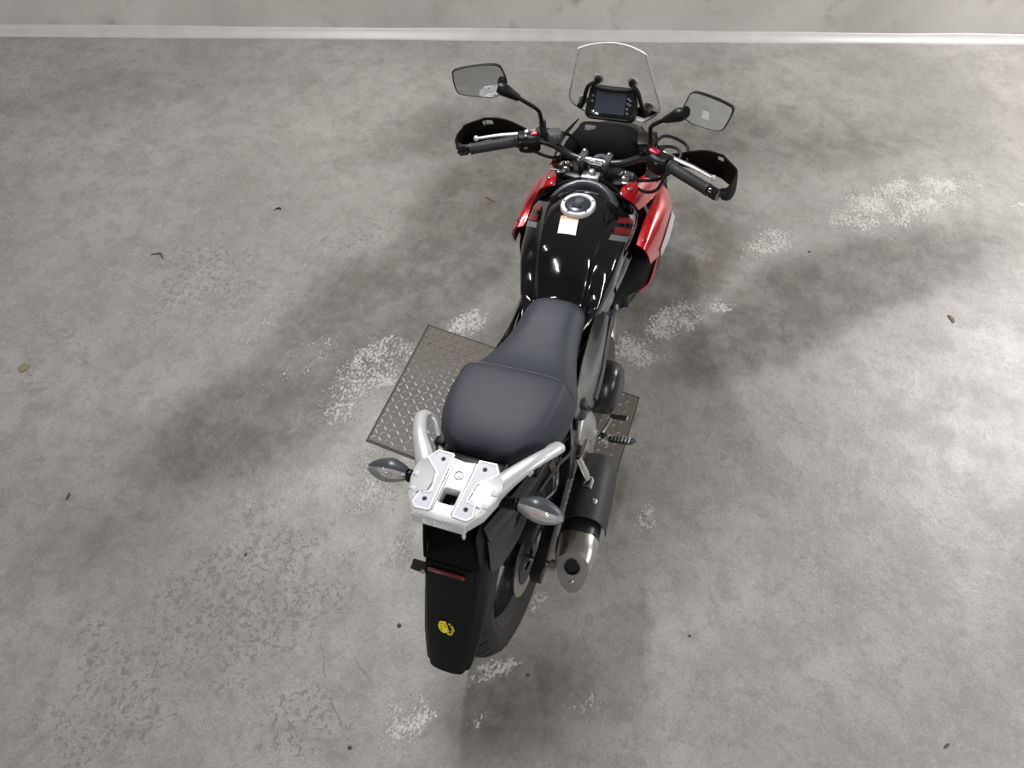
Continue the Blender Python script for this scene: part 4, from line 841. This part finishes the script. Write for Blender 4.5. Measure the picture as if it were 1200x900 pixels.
for s in (1,-1):
    m=(s<0)
    xf=(lambda p:st(p)) if s>0 else (lambda p:V(st(V(p.x,-p.y,p.z)).x,-st(V(p.x,-p.y,p.z)).y,p.z))   # mirrored afterwards
    def bld(b,name,mat,par,**k): return b.build(name,mat,par,mirror=m,xf=xf,**k)
    g0=on_bar(0.238); g1=on_bar(0.375)
    b = MB(); pr=[(0.0185,0.0),(0.0205,0.003),(0.0205,0.010)]
    L_=(g1-g0).length; k=0.012
    while k<L_-0.01: pr+=[(0.0165,k),(0.0172,k+0.0015),(0.0172,k+0.0045),(0.0165,k+0.006)]; k+=0.0065
    pr+=[(0.0185,L_-0.006),(0.0185,L_)]
    b.lathe(pr,g0,(g1-g0),18); bld(b,'grip','grip',bike)
    b = MB(); b.lathe([(0.012,0.0),(0.012,0.006),(0.017,0.008),(0.0175,0.030),(0.015,0.036),(0.0001,0.037)],g1,(g1-g0),18); bld(b,'bar_end_weight','gloss_black',hb)
    # switch housing
    s0=on_bar(0.178); s1=on_bar(0.240); D_=(s1-s0).normalized(); Un=V(0,0,1); Fn=D_.cross(Un).normalized()
    def sring(t,a_,c_,dx=0,dz=0): 
        cpt=s0.lerp(s1,t)+Fn*dx+Un*dz
        return [cpt+Fn*ca*a_+Un*sa*c_ for ca,sa in ((1,0.35),(0.8,0.85),(0.2,1),(-0.6,0.95),(-1,0.5),(-1,-0.4),(-0.7,-0.95),(0.3,-1),(0.9,-0.7),(1,-0.2))]
    b = MB(); b.loft([sring(0,0.020,0.022),sring(0.12,0.026,0.027),sring(0.5,0.029,0.029,0,-0.003),sring(0.9,0.027,0.028,0,-0.002),sring(1.0,0.023,0.024)],3,2); sw=bld(b,'switch_housing','plastic',bike,smooth=45)
    b = MB()
    if s>0:
        b.box(s0.lerp(s1,0.22)+V(-0.006,0,0.030),(0.018,0.010,0.008),rot=rot_to(V(-0.4,0,1),D_)); bld(b,'red_switch','button',sw,bevel=0.002)
        for (tt,dx,dz,mt) in ((0.55,-0.016,0.026,'greymetal'),(0.62,0.006,0.029,'alum'),(0.75,-0.024,0.012,'greymetal'),(0.5,-0.028,-0.004,'alum')):
            b = MB(); b.box(s0.lerp(s1,tt)+V(dx,0,dz),(0.012,0.012,0.008),rot=rot_to(V(-0.4,0,1),D_)); bld(b,'push_button',mt,sw,bevel=0.002)
    else:
        b.box(s0.lerp(s1,0.15)+V(0.002,0,0.030),(0.030,0.017,0.010),rot=rot_to(V(-0.25,0,1),D_)); bld(b,'red_switch','button',sw,bevel=0.003)
        b = MB(); b.box(s0.lerp(s1,0.5)+V(-0.024,0,0.010),(0.012,0.016,0.012)); bld(b,'push_button','greymetal',sw,bevel=0.002)
    # lever
    p0=on_bar(0.205)+V(0.045,0,0.006)
    b = MB(); b.tube([p0,V(0.968,0.245,1.080),V(0.945,0.31,1.077),V(0.918,0.372,1.072)],[0.009,0.008,0.0075,0.0065],10,4,flat=0.62); lv=bld(b,'lever','alum',bike)
    b = MB(); b.lathe([(0.0001,-0.009),(0.006,-0.007),(0.009,0),(0.006,0.007),(0.0001,0.009)],V(0.916,0.376,1.072),(0,0,1),12); bld(b,'lever_ball','silver',lv)
    b = MB(); b.box(on_bar(0.182)+V(0.030,0.0,0.004),(0.045,0.05,0.026)); lp=bld(b,'lever_perch','darkmetal',bike,bevel=0.005)
    # hand guard
    top=[(0.858,0.412,1.078),(0.870,0.424,1.082),(0.900,0.432,1.085),(0.940,0.432,1.086),(0.952,0.427,1.090),(0.985,0.392,1.094),(1.000,0.374,1.094),(1.018,0.315,1.085),(1.018,0.225,1.055)]
    bot=[(0.862,0.412,1.046),(0.874,0.424,1.034),(0.905,0.432,1.022),(0.948,0.434,1.016),(0.962,0.429,1.014),(0.998,0.394,1.010),(1.014,0.374,1.008),(1.035,0.315,1.005),(1.030,0.225,1.015)]
    G=[]
    for f in (0,0.25,0.5,0.75,1.0): G.append([Vector(a_).lerp(Vector(c_),f)+V(0.012*math.sin(math.pi*f),0,0) for a_,c_ in zip(top,bot)])
    def skip(i0,j0,i1,j1): return (0.0625<i0<0.36) and (0.635<j0<0.675 or 0.70<j0<0.77)
    b = MB(); b.panel(G,0.004,4,8,skip=skip); gd=bld(b,'hand_guard','guard',bike,smooth=50)
    b = MB(); b.tube([V(0.862,0.404,1.064),V(0.875,0.418,1.062)],0.012,10); bld(b,'guard_bolt','matte',gd)
    # mirror
    stem=[on_bar(0.172)+V(0.012,0,0.022),V(0.966,0.172,1.150),V(0.955,0.176,1.180),V(0.935,0.205,1.213),V(0.915,0.262,1.255)]
    b = MB(); b.tube(stem,0.0062,10,5); ms=bld(b,'mirror_stem','matte',bike)
    b = MB(); b.lathe([(0.011,0),(0.011,0.040),(0.008,0.046),(0.0062,0.046)],stem[0],V(0,0,1),14); bld(b,'stem_sleeve','rubber',ms)
    b = MB(); b.tube([stem[3]+(stem[4]-stem[3])*0.30,stem[3]+(stem[4]-stem[3])*0.6,stem[4],stem[4]+V(0.0,0.015,0.005)],[0.010,0.014,0.019,0.016],10,3); bld(b,'mirror_boot','plastic',ms,smooth=60)
    if s>0: mn=V(-0.925,-0.36,0.115).normalized(); poly=[(0.263,1.258),(0.270,1.292),(0.288,1.316),(0.350,1.317),(0.402,1.310),(0.413,1.300),(0.410,1.262),(0.398,1.237),(0.350,1.225),(0.306,1.219),(0.285,1.228)]
    else: mn=V(-0.95,-0.20,0.14).normalized(); poly=[(0.267,1.262),(0.278,1.296),(0.292,1.319),(0.345,1.318),(0.400,1.308),(0.410,1.297),(0.400,1.262),(0.385,1.236),(0.340,1.231),(0.296,1.235),(0.274,1.247)]
    cy=sum(p[0] for p in poly)/len(poly); cz=sum(p[1] for p in poly)/len(poly)
    mc=V(0.915,cy,cz); mn=V(mn.x,mn.y,mn.z)                         # (built on the +y side)
    if s<0: mn=V(mn.x,-mn.y*-1,mn.z) if False else V(mn.x,mn.y,mn.z)
    def mpt(y,z,k=1.0,d=0.0):
        dy=(y-cy)*k; dz=(z-cz)*k; dx=-(mn.y*dy+mn.z*dz)/mn.x
        return mc+V(dx,dy,dz)+mn*d
    pl_=spline([(y,z,0) for y,z in poly],3,True)
    b = MB(); b.loft([[mpt(p.x,p.y,k,d) for p in pl_] for k,d in ((0.935,0.001),(0.985,0.004),(1.0,0.001),(0.98,-0.012),(0.80,-0.026),(0.45,-0.034))],1,1); mh=bld(b,'mirror_housing','plastic',bike,smooth=60)
    ins=[mpt(p.x,p.y,0.945,0.0015) for p in pl_]; n=len(ins)
    b = MB(); b.add(ins+[p+mn*0.0012 for p in ins],[tuple(range(n-1,-1,-1)),tuple(range(n,2*n))]+[(i,(i+1)%n,n+(i+1)%n,n+i) for i in range(n)]); bld(b,'mirror_glass','mirror',mh)
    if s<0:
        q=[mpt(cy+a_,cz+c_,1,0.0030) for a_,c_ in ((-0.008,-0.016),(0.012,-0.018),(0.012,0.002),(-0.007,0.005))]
        b = MB(); b.add(q+[p+mn*0.0005 for p in q],[(3,2,1,0),(4,5,6,7),(0,1,5,4),(1,2,6,5),(2,3,7,6),(3,0,4,7)]); bld(b,'mirror_square','pale',mh)  # made-up square on the glass for an unidentified pale patch in the mirror
# brake fluid reservoir and cables at the right bar
b = MB(); b.box((0.995,-0.155,1.085),(0.060,0.055,0.040),rot=Matrix.Rotation(0.25,3,'Z')); rs=b.build('brake_reservoir','gloss_black',bike,bevel=0.008)
b = MB(); b.box((0.994,-0.155,1.108),(0.064,0.060,0.008),rot=Matrix.Rotation(0.25,3,'Z')); b.build('reservoir_lid','plastic',rs,bevel=0.003)
b = MB(); b.lathe([(0.0001,0.030),(0.022,0.028),(0.028,0.018),(0.028,0),(0.0001,0)],(1.000,0.140,1.062),(0,0,1),18); b.build('clutch_cable_cover','greymetal',bike)
for pts in ([(0.985,-0.15,1.08),(1.02,-0.22,1.075),(1.00,-0.255,1.07),(0.95,-0.25,1.05),(0.93,-0.21,1.02),(0.95,-0.15,0.99),(1.0,-0.10,0.95)], [(0.90,-0.235,1.06),(0.875,-0.215,1.02),(0.90,-0.17,0.99),(0.97,-0.12,0.96)],
            [(0.985,0.20,1.075),(1.03,0.14,1.07),(1.06,0.09,1.03),(1.05,0.05,0.95)], [(0.94,0.20,1.055),(0.95,0.14,1.03),(1.02,0.10,0.99),(1.06,0.06,0.93)], [(1.0,-0.14,1.07),(1.06,-0.11,1.05),(1.09,-0.08,1.0),(1.07,-0.05,0.93)], [(1.0,-0.17,1.09),(1.05,-0.20,1.09),(1.06,-0.26,1.06),(0.99,-0.28,1.05)]):
    b = MB(); b.tube(pts,0.0050,8,6); b.build('cable','matte',bike)

# ---- dashboard
dn=V(-0.80,0,0.60).normalized(); dx_=V(0,-1,0); dy_=dn.cross(dx_)
if dy_.z<0: dy_=-dy_
DC=V(1.150,0.0,1.118)
def dpt(u,v,h=0.0): return DC+dx_*u+dy_*v+dn*h
def dpoly(b,pts,h0,h1):
    n=len(pts); return b.add([dpt(u,v,h0) for u,v in pts]+[dpt(u,v,h1) for u,v in pts],[tuple(range(n-1,-1,-1)),tuple(range(n,2*n))]+[(i,(i+1)%n,n+(i+1)%n,n+i) for i in range(n)])
b = MB(); dpoly(b,[(-0.082,-0.040),(-0.070,-0.052),(0.068,-0.052),(0.082,-0.040),(0.076,0.040),(0.066,0.050),(-0.066,0.050),(-0.076,0.040)],-0.035,0.0); dash=b.build('dashboard','plastic',bike,bevel=0.006)
b = MB(); dpoly(b,[(-0.074,-0.036),(-0.064,-0.045),(0.062,-0.045),(0.074,-0.036),(0.069,0.034),(0.060,0.042),(-0.060,0.042),(-0.069,0.034)],0.0,0.0035); b.build('dash_glass','gloss_black',dash,bevel=0.001)
b = MB(); dpoly(b,[(-0.050,-0.034),(0.046,-0.034),(0.046,0.033),(-0.050,0.033)],0.0035,0.0042); b.build('display','screen',dash)
for k,(u,v) in enumerate(((0.053,0.016),(0.060,0.012),(0.054,0.002),(0.061,-0.002),(0.054,-0.014),(0.056,-0.027),(-0.060,0.016),(-0.060,0.0))):
    b = MB(); dpoly(b,[(u-0.004,v-0.003),(u+0.004,v-0.003),(u+0.003,v+0.003),(u-0.004,v+0.002)],0.0035,0.0044); b.build('indicator_icon','greyprint',dash)
b = MB(); dpoly(b,[(-0.012,0.0365),(0.014,0.0365),(0.014,0.0395),(-0.012,0.0395)],0.0035,0.0044); b.build('print_strip','greyprint',dash)
b = MB(); dpoly(b,[(-0.064,-0.049),(0.062,-0.049),(0.062,-0.0465),(-0.064,-0.0465)],0.0,0.003); b.build('bezel_edge','greymetal',dash)
b = MB(); b.box((1.095,0.052,1.056),(0.016,0.034,0.010),rot=rot_to(dn)); b.build('socket_label','greyprint',dash,bevel=0.001)
# hood below the dash
b = MB(); b.panel([[V(1.125,-0.10,1.03),V(1.115,-0.075,1.062),V(1.112,0,1.068),V(1.115,0.075,1.062),V(1.125,0.10,1.03)],[V(1.085,-0.13,1.0),V(1.075,-0.085,1.03),V(1.070,0,1.038),V(1.075,0.085,1.03),V(1.085,0.13,1.0)],[V(1.065,-0.14,0.96),V(1.055,-0.09,0.985),V(1.050,0,0.992),V(1.055,0.09,0.985),V(1.065,0.14,0.96)],[V(1.06,-0.14,0.90),V(1.05,-0.09,0.92),V(1.045,0,0.925),V(1.05,0.09,0.92),V(1.06,0.14,0.90)]],0.004,4,4); ih=b.build('inner_cowl','guard',bike)
for s in (1,-1):
    b = MB(); b.panel([[V(1.13,0.10,1.06),V(1.15,0.125,1.02)],[V(1.09,0.135,1.03),V(1.12,0.155,0.98)],[V(1.05,0.150,0.995),V(1.09,0.17,0.94)],[V(1.0,0.150,0.975),V(1.05,0.18,0.92)]],0.004,4,3); b.build('inner_wing','plastic',ih,mirror=(s<0))
# screen bracket with four rubber bushes
wb=[(1.190,0.055,1.166),(1.190,-0.055,1.166),(1.172,0.108,1.084),(1.172,-0.108,1.084)]
b = MB()
for s in (1,-1): b.tube([(1.172,s*0.106,1.080),(1.165,s*0.094,1.11),(1.165,s*0.080,1.155),(1.178,s*0.060,1.166)],0.0065,8,4)
b.tube([(1.176,0.066,1.158),(1.168,0.035,1.152),(1.168,-0.035,1.152),(1.176,-0.066,1.158)],0.0070,8,4)
sbk=b.build('screen_bracket','matte',bike)
# ---- windscreen
WS=[]
for z,x,hw,sw_ in ((0.985,1.285,0.075,0.010),(1.045,1.243,0.122,0.026),(1.095,1.220,0.148,0.034),(1.165,1.203,0.134,0.032),(1.235,1.190,0.116,0.030),(1.284,1.180,0.104,0.028)):
    WS.append([V(x-sw_*(u*u),u*hw,z+(0.012*(1-u*u) if z>1.28 else 0)-(0.0)) for u in (-1,-0.85,-0.5,0,0.5,0.85,1)])
b = MB(); b.panel(WS,0.003,5,5); ws=b.build('windscreen','glass',bike,smooth=60)
Gd=dense(WS,5,5); nr=len(Gd); nc=len(Gd[0])
rim_=[Gd[i][0] for i in range(nr)]+[Gd[nr-1][j] for j in range(1,nc)]+[Gd[i][nc-1] for i in range(nr-2,-1,-1)]+[Gd[0][j] for j in range(nc-2,0,-1)]
b = MB(); b.tube(rim_+[rim_[0]],0.0030,6); b.build('screen_edge','glass_edge',ws,smooth=80)
sbv=BVHTree.FromPolygons([tuple(p) for r in Gd for p in r],[(i*nc+j,i*nc+j+1,(i+1)*nc+j+1,(i+1)*nc+j) for i in range(nr-1) for j in range(nc-1)])
for p in wb:
    b = MB(); q=Vector(p); h_,_,_,_=sbv.ray_cast(q-V(0.1,0,0),V(1,0,0)); e=h_ if h_ else q+V(0.02,0,0)
    b.tube([q-V(0.004,0,0),e-V(0.001,0,0)],0.0105,12); b.build('screen_bush','rubber',ws)
    b = MB(); b.lathe([(0.0165,0.0),(0.0165,0.0018),(0.0135,0.003),(0.0001,0.003)],e+V(0.002,0,0),V(1,0,0.2),16); b.build('screen_washer','glass_edge',ws)

# ---- front cowl, headlight, beak, front fender (ahead of the bars)
b = MB(); b.panel([[V(1.10,y*1.0,z) for y,z in ((-0.185,0.80),(-0.165,0.93),(-0.09,1.03),(0,1.055),(0.09,1.03),(0.165,0.93),(0.185,0.80))],[V(1.20,y,z) for y,z in ((-0.165,0.78),(-0.145,0.91),(-0.08,1.0),(0,1.02),(0.08,1.0),(0.145,0.91),(0.165,0.78))],[V(1.29,y,z) for y,z in ((-0.12,0.77),(-0.11,0.88),(-0.065,0.955),(0,0.97),(0.065,0.955),(0.11,0.88),(0.12,0.77))],[V(1.345,y,z) for y,z in ((-0.085,0.78),(-0.08,0.86),(-0.05,0.91),(0,0.92),(0.05,0.91),(0.08,0.86),(0.085,0.78))]],0.004,4,4); fc=b.build('front_cowl','plastic',bike,smooth=60)
b = MB(); b.lathe([(0.0001,0.03),(0.05,0.024),(0.080,0.0),(0.086,-0.03),(0.06,-0.09),(0.0001,-0.1)],(1.345,0,0.83),(1,0,-0.1),28); b.build('headlight','lens',fc,smooth=60)
b = MB(); b.panel([[V(1.24,y,0.765) for y in (-0.09,0,0.09)],[V(1.40,y*0.8,0.735-0.02*abs(y)/0.09) for y in (-0.09,0,0.09)],[V(1.56,y*0.25,0.69) for y in (-0.09,0,0.09)]],0.006,4,3); b.build('beak','red',fc)
G=[]
for k in range(9):
    a_=R(-30+150*k/8-50); G.append([V(1.50+0.325*math.sin(a_)*r_,y,0.304+0.325*math.cos(a_)*r_) for y,r_ in ((-0.075,0.90),(-0.05,0.985),(0,1.01),(0.05,0.985),(0.075,0.90))])
b = MB(); b.panel(G,0.003,3,3); b.build('front_fender','plastic',bike,smooth=60)

# ---- red side cowls, flaps, black shrouds
for s in (1,-1):
    m=(s<0)
    b = MB(); b.panel([[V(0.870,0.104,0.990),V(0.858,0.125,0.990),V(0.862,0.148,0.972),V(0.880,0.164,0.935)],[V(0.905,0.106,0.992),V(0.905,0.130,0.990),V(0.908,0.156,0.968),V(0.915,0.172,0.925)],[V(0.950,0.126,0.984),V(0.955,0.143,0.980),V(0.962,0.165,0.955),V(0.965,0.180,0.912)],[V(1.03,0.148,0.965),V(1.03,0.158,0.960),V(1.04,0.178,0.93),V(1.05,0.190,0.880)],[V(1.13,0.140,0.955),V(1.13,0.152,0.945),V(1.13,0.172,0.91),V(1.13,0.184,0.86)]],0.004,4,4)
    fl_=b.build('cowl_flap','red',bike,mirror=m,smooth=50)
    screw('flap_screw',(0.898,s*0.129,0.9935),(0,0.2*s,1),0.007,'chrome',fl_,0.003); screw('flap_screw',(0.874,s*0.112,0.991),(0,0.1*s,1),0.006,'chrome',fl_,0.003)
    b = MB(); b.panel([[V(0.786,0.182,0.880),V(0.775,0.207,0.876),V(0.782,0.222,0.845),V(0.80,0.226,0.800)],[V(0.850,0.181,0.893),V(0.850,0.208,0.889),V(0.855,0.230,0.850),V(0.875,0.238,0.780)],[V(0.930,0.183,0.902),V(0.93,0.206,0.898),V(0.940,0.234,0.860),V(0.96,0.244,0.760)],[V(1.01,0.187,0.900),V(1.01,0.205,0.896),V(1.03,0.230,0.860),V(1.06,0.238,0.770)],[V(1.09,0.180,0.885),V(1.09,0.195,0.880),V(1.11,0.212,0.84),V(1.14,0.215,0.78)]],0.005,4,4)
    sc2=b.build('side_cowl','red',bike,mirror=m,smooth=32)
    screw('cowl_screw',(0.806,s*0.203,0.883),(-0.1,0.25*s,1),0.008,'redprint',sc2,0.003)
    b = MB(); b.panel([[V(0.872,0.2392,0.800),V(0.885,0.2402,0.765)],[V(0.945,0.2415,0.825),V(0.965,0.2462,0.772)],[V(1.03,0.2375,0.835),V(1.06,0.2420,0.79)]],-0.0015,3,2); b.build('pale_stripe','silver',sc2,mirror=m)
    # black shroud behind and below
    b = MB(); b.panel([[V(0.82,0.176,0.868),V(0.815,0.206,0.85),V(0.835,0.216,0.79),V(0.87,0.214,0.72)],[V(0.95,0.176,0.86),V(0.95,0.214,0.83),V(0.95,0.226,0.75),V(0.96,0.220,0.65)],[V(1.05,0.172,0.85),V(1.05,0.205,0.82),V(1.05,0.214,0.74),V(1.05,0.205,0.66)]],0.004,4,4); shd=b.build('radiator_shroud','plastic',bike,mirror=m,smooth=45)
    b = MB(); b.panel([[V(0.655,0.138,0.778),V(0.66,0.144,0.745),V(0.66,0.142,0.712)],[V(0.72,0.150,0.795),V(0.72,0.170,0.758),V(0.725,0.154,0.700)],[V(0.79,0.160,0.82),V(0.78,0.199,0.80),V(0.79,0.190,0.688)],[V(0.85,0.165,0.845),V(0.845,0.215,0.80),V(0.845,0.208,0.672)],[V(0.90,0.17,0.85),V(0.91,0.220,0.795),V(0.90,0.224,0.70)]],0.004,4,4); b.build('inner_shroud','guard',shd,mirror=m)
    b = MB(); b.tube([(0.915,0.231,0.80),(0.880,0.228,0.755),(0.850,0.214,0.678),(0.800,0.190,0.672)],[0.008,0.009,0.009,0.006],8,4,flat=0.5,upv=(0,1,0)); b.build('lower_red_fin','red',shd,mirror=m)
    # tank side panel between tank and cowl
    b = MB(); b.panel([[V(0.66,0.138,0.86),V(0.67,0.152,0.80),V(0.68,0.150,0.76)],[V(0.76,0.166,0.862),V(0.76,0.172,0.83),V(0.77,0.170,0.79)],[V(0.86,0.166,0.885),V(0.86,0.176,0.85),V(0.87,0.178,0.81)],[V(0.96,0.150,0.90),V(0.96,0.168,0.87),V(0.97,0.175,0.82)]],0.003,4,4); b.build('tank_side_panel','gloss_black',bike,mirror=m,smooth=50)

# ------------------------------------------------------------------ litter on the floor
def flat_piece(name, x, y, poly, h, mat, label, cat, rz=0, curl=0.0, group=None):
    a=MB(); n=len(poly); c,s_=math.cos(rz),math.sin(rz)
    P=[(p[0]*c-p[1]*s_, p[0]*s_+p[1]*c) for p in poly]
    a.add([V(u,v,0.0005) for u,v in P]+[V(u*0.94,v*0.94,h+curl*math.hypot(u,v)) for u,v in P],[tuple(range(n-1,-1,-1)),tuple(range(n,2*n))]+[(i,(i+1)%n,n+(i+1)%n,n+i) for i in range(n)])
    o=a.build(name,mat,None,smooth=30); o.location=(x,y,0); tag(o,label,cat,group); return o
b = MB(); b.tube([(-0.020,0.036,0.004),(-0.006,0.018,0.004),(0.0,0.0,0.007),(-0.012,-0.014,0.004),(-0.020,-0.024,0.003)],[0.0018,0.0024,0.0034,0.0026,0.0014],6,3); o=b.build('dead_twig','twig'); o.location=(0.872,1.962,0); tag(o,'thin dark bent twig lying on the pale left side of the floor','twig')
flat_piece('leaf_scrap',0.14,2.063,[(0.027,0),(0.012,0.013),(-0.004,0.020),(-0.024,0.004),(-0.014,-0.012),(0.006,-0.020)],0.004,'leaf','olive brown diamond shaped leaf scrap near the left edge','leaf scrap',0.5,0.05)
c_ = flat_piece('bark_chip',1.825,0.79,[(0.027,0.008),(-0.026,0.007),(-0.028,-0.006),(0.020,-0.008),(0.030,-0.002)],0.006,'brown','narrow brown bark chip on the floor left of the red cowl','bark chip',R(72))
flat_piece('dry_leaf',1.935,-1.377,[(0.024,0.002),(0.008,0.010),(-0.014,0.009),(-0.024,0.012),(-0.020,-0.002),(-0.006,-0.010),(0.014,-0.008)],0.004,'brown','small tan dry leaf on the bright floor at the right','leaf',R(40),0.05)
def husk(name,x,y,pts,r,mat,label,cat,grp=None):
    b=MB(); b.tube(pts,r,8,3,flat=0.7); o=b.build(name,mat); o.location=(x,y,0); tag(o,label,cat,grp); return o
husk('seed_husk',-0.257,1.549,[(0.012,0.004,0.003),(0.004,0.001,0.004),(-0.003,-0.001,0.004),(-0.005,-0.0015,0.003),(-0.012,-0.003,0.003)],[0.002,0.004,0.004,0.0025,0.0035],'twig','dark segmented seed husk on the pitted floor at lower left','husk')
husk('dark_sliver',0.021,-1.406,[(0.009,-0.006,0.002),(0,0,0.003),(-0.009,0.008,0.002)],[0.0025,0.0035,0.0015],'stone','short dark sliver on the pale floor at bottom right','sliver')
husk('curled_fragment',1.334,1.660,[(-0.010,0.012,0.002),(0.004,0.006,0.005),(0.012,-0.006,0.006),(0.004,-0.012,0.003)],[0.0015,0.003,0.0045,0.0015],'matte','small curled black fragment on pale floor left of the hand guard','fragment')
random.seed(11)
for (x,y,r_,lb) in ((-0.252,0.304,0.0075,'dark grit lump beside the rear fender'),(-0.248,-0.135,0.006,'dark grit lump in the shade behind the rear tyre'),(-0.637,0.282,0.006,'dark grit lump at the bottom edge below the pitted floor'),
                    (2.109,-0.715,0.006,'dark grit lump below the large pale flaking patch'),(0.065,-0.584,0.005,'dark grit lump on bare floor right of the exhaust'),(-0.22,0.88,0.005,'dark grit lump amid the pitted floor at lower left')):
    bm=bmesh.new(); bmesh.ops.create_icosphere(bm,subdivisions=2,radius=r_)
    for v in bm.verts: v.co*=random.uniform(0.75,1.15); v.co.z=max(-r_*0.3,v.co.z*0.55)
    me=bpy.data.meshes.new('grit_lump'); bm.to_mesh(me); bm.free(); me.materials.append(MT['stone']); o=bpy.data.objects.new('grit_lump',me); COL.objects.link(o); o.location=(x,y,r_*0.3); tag(o,lb,'grit','grit lumps on the floor')
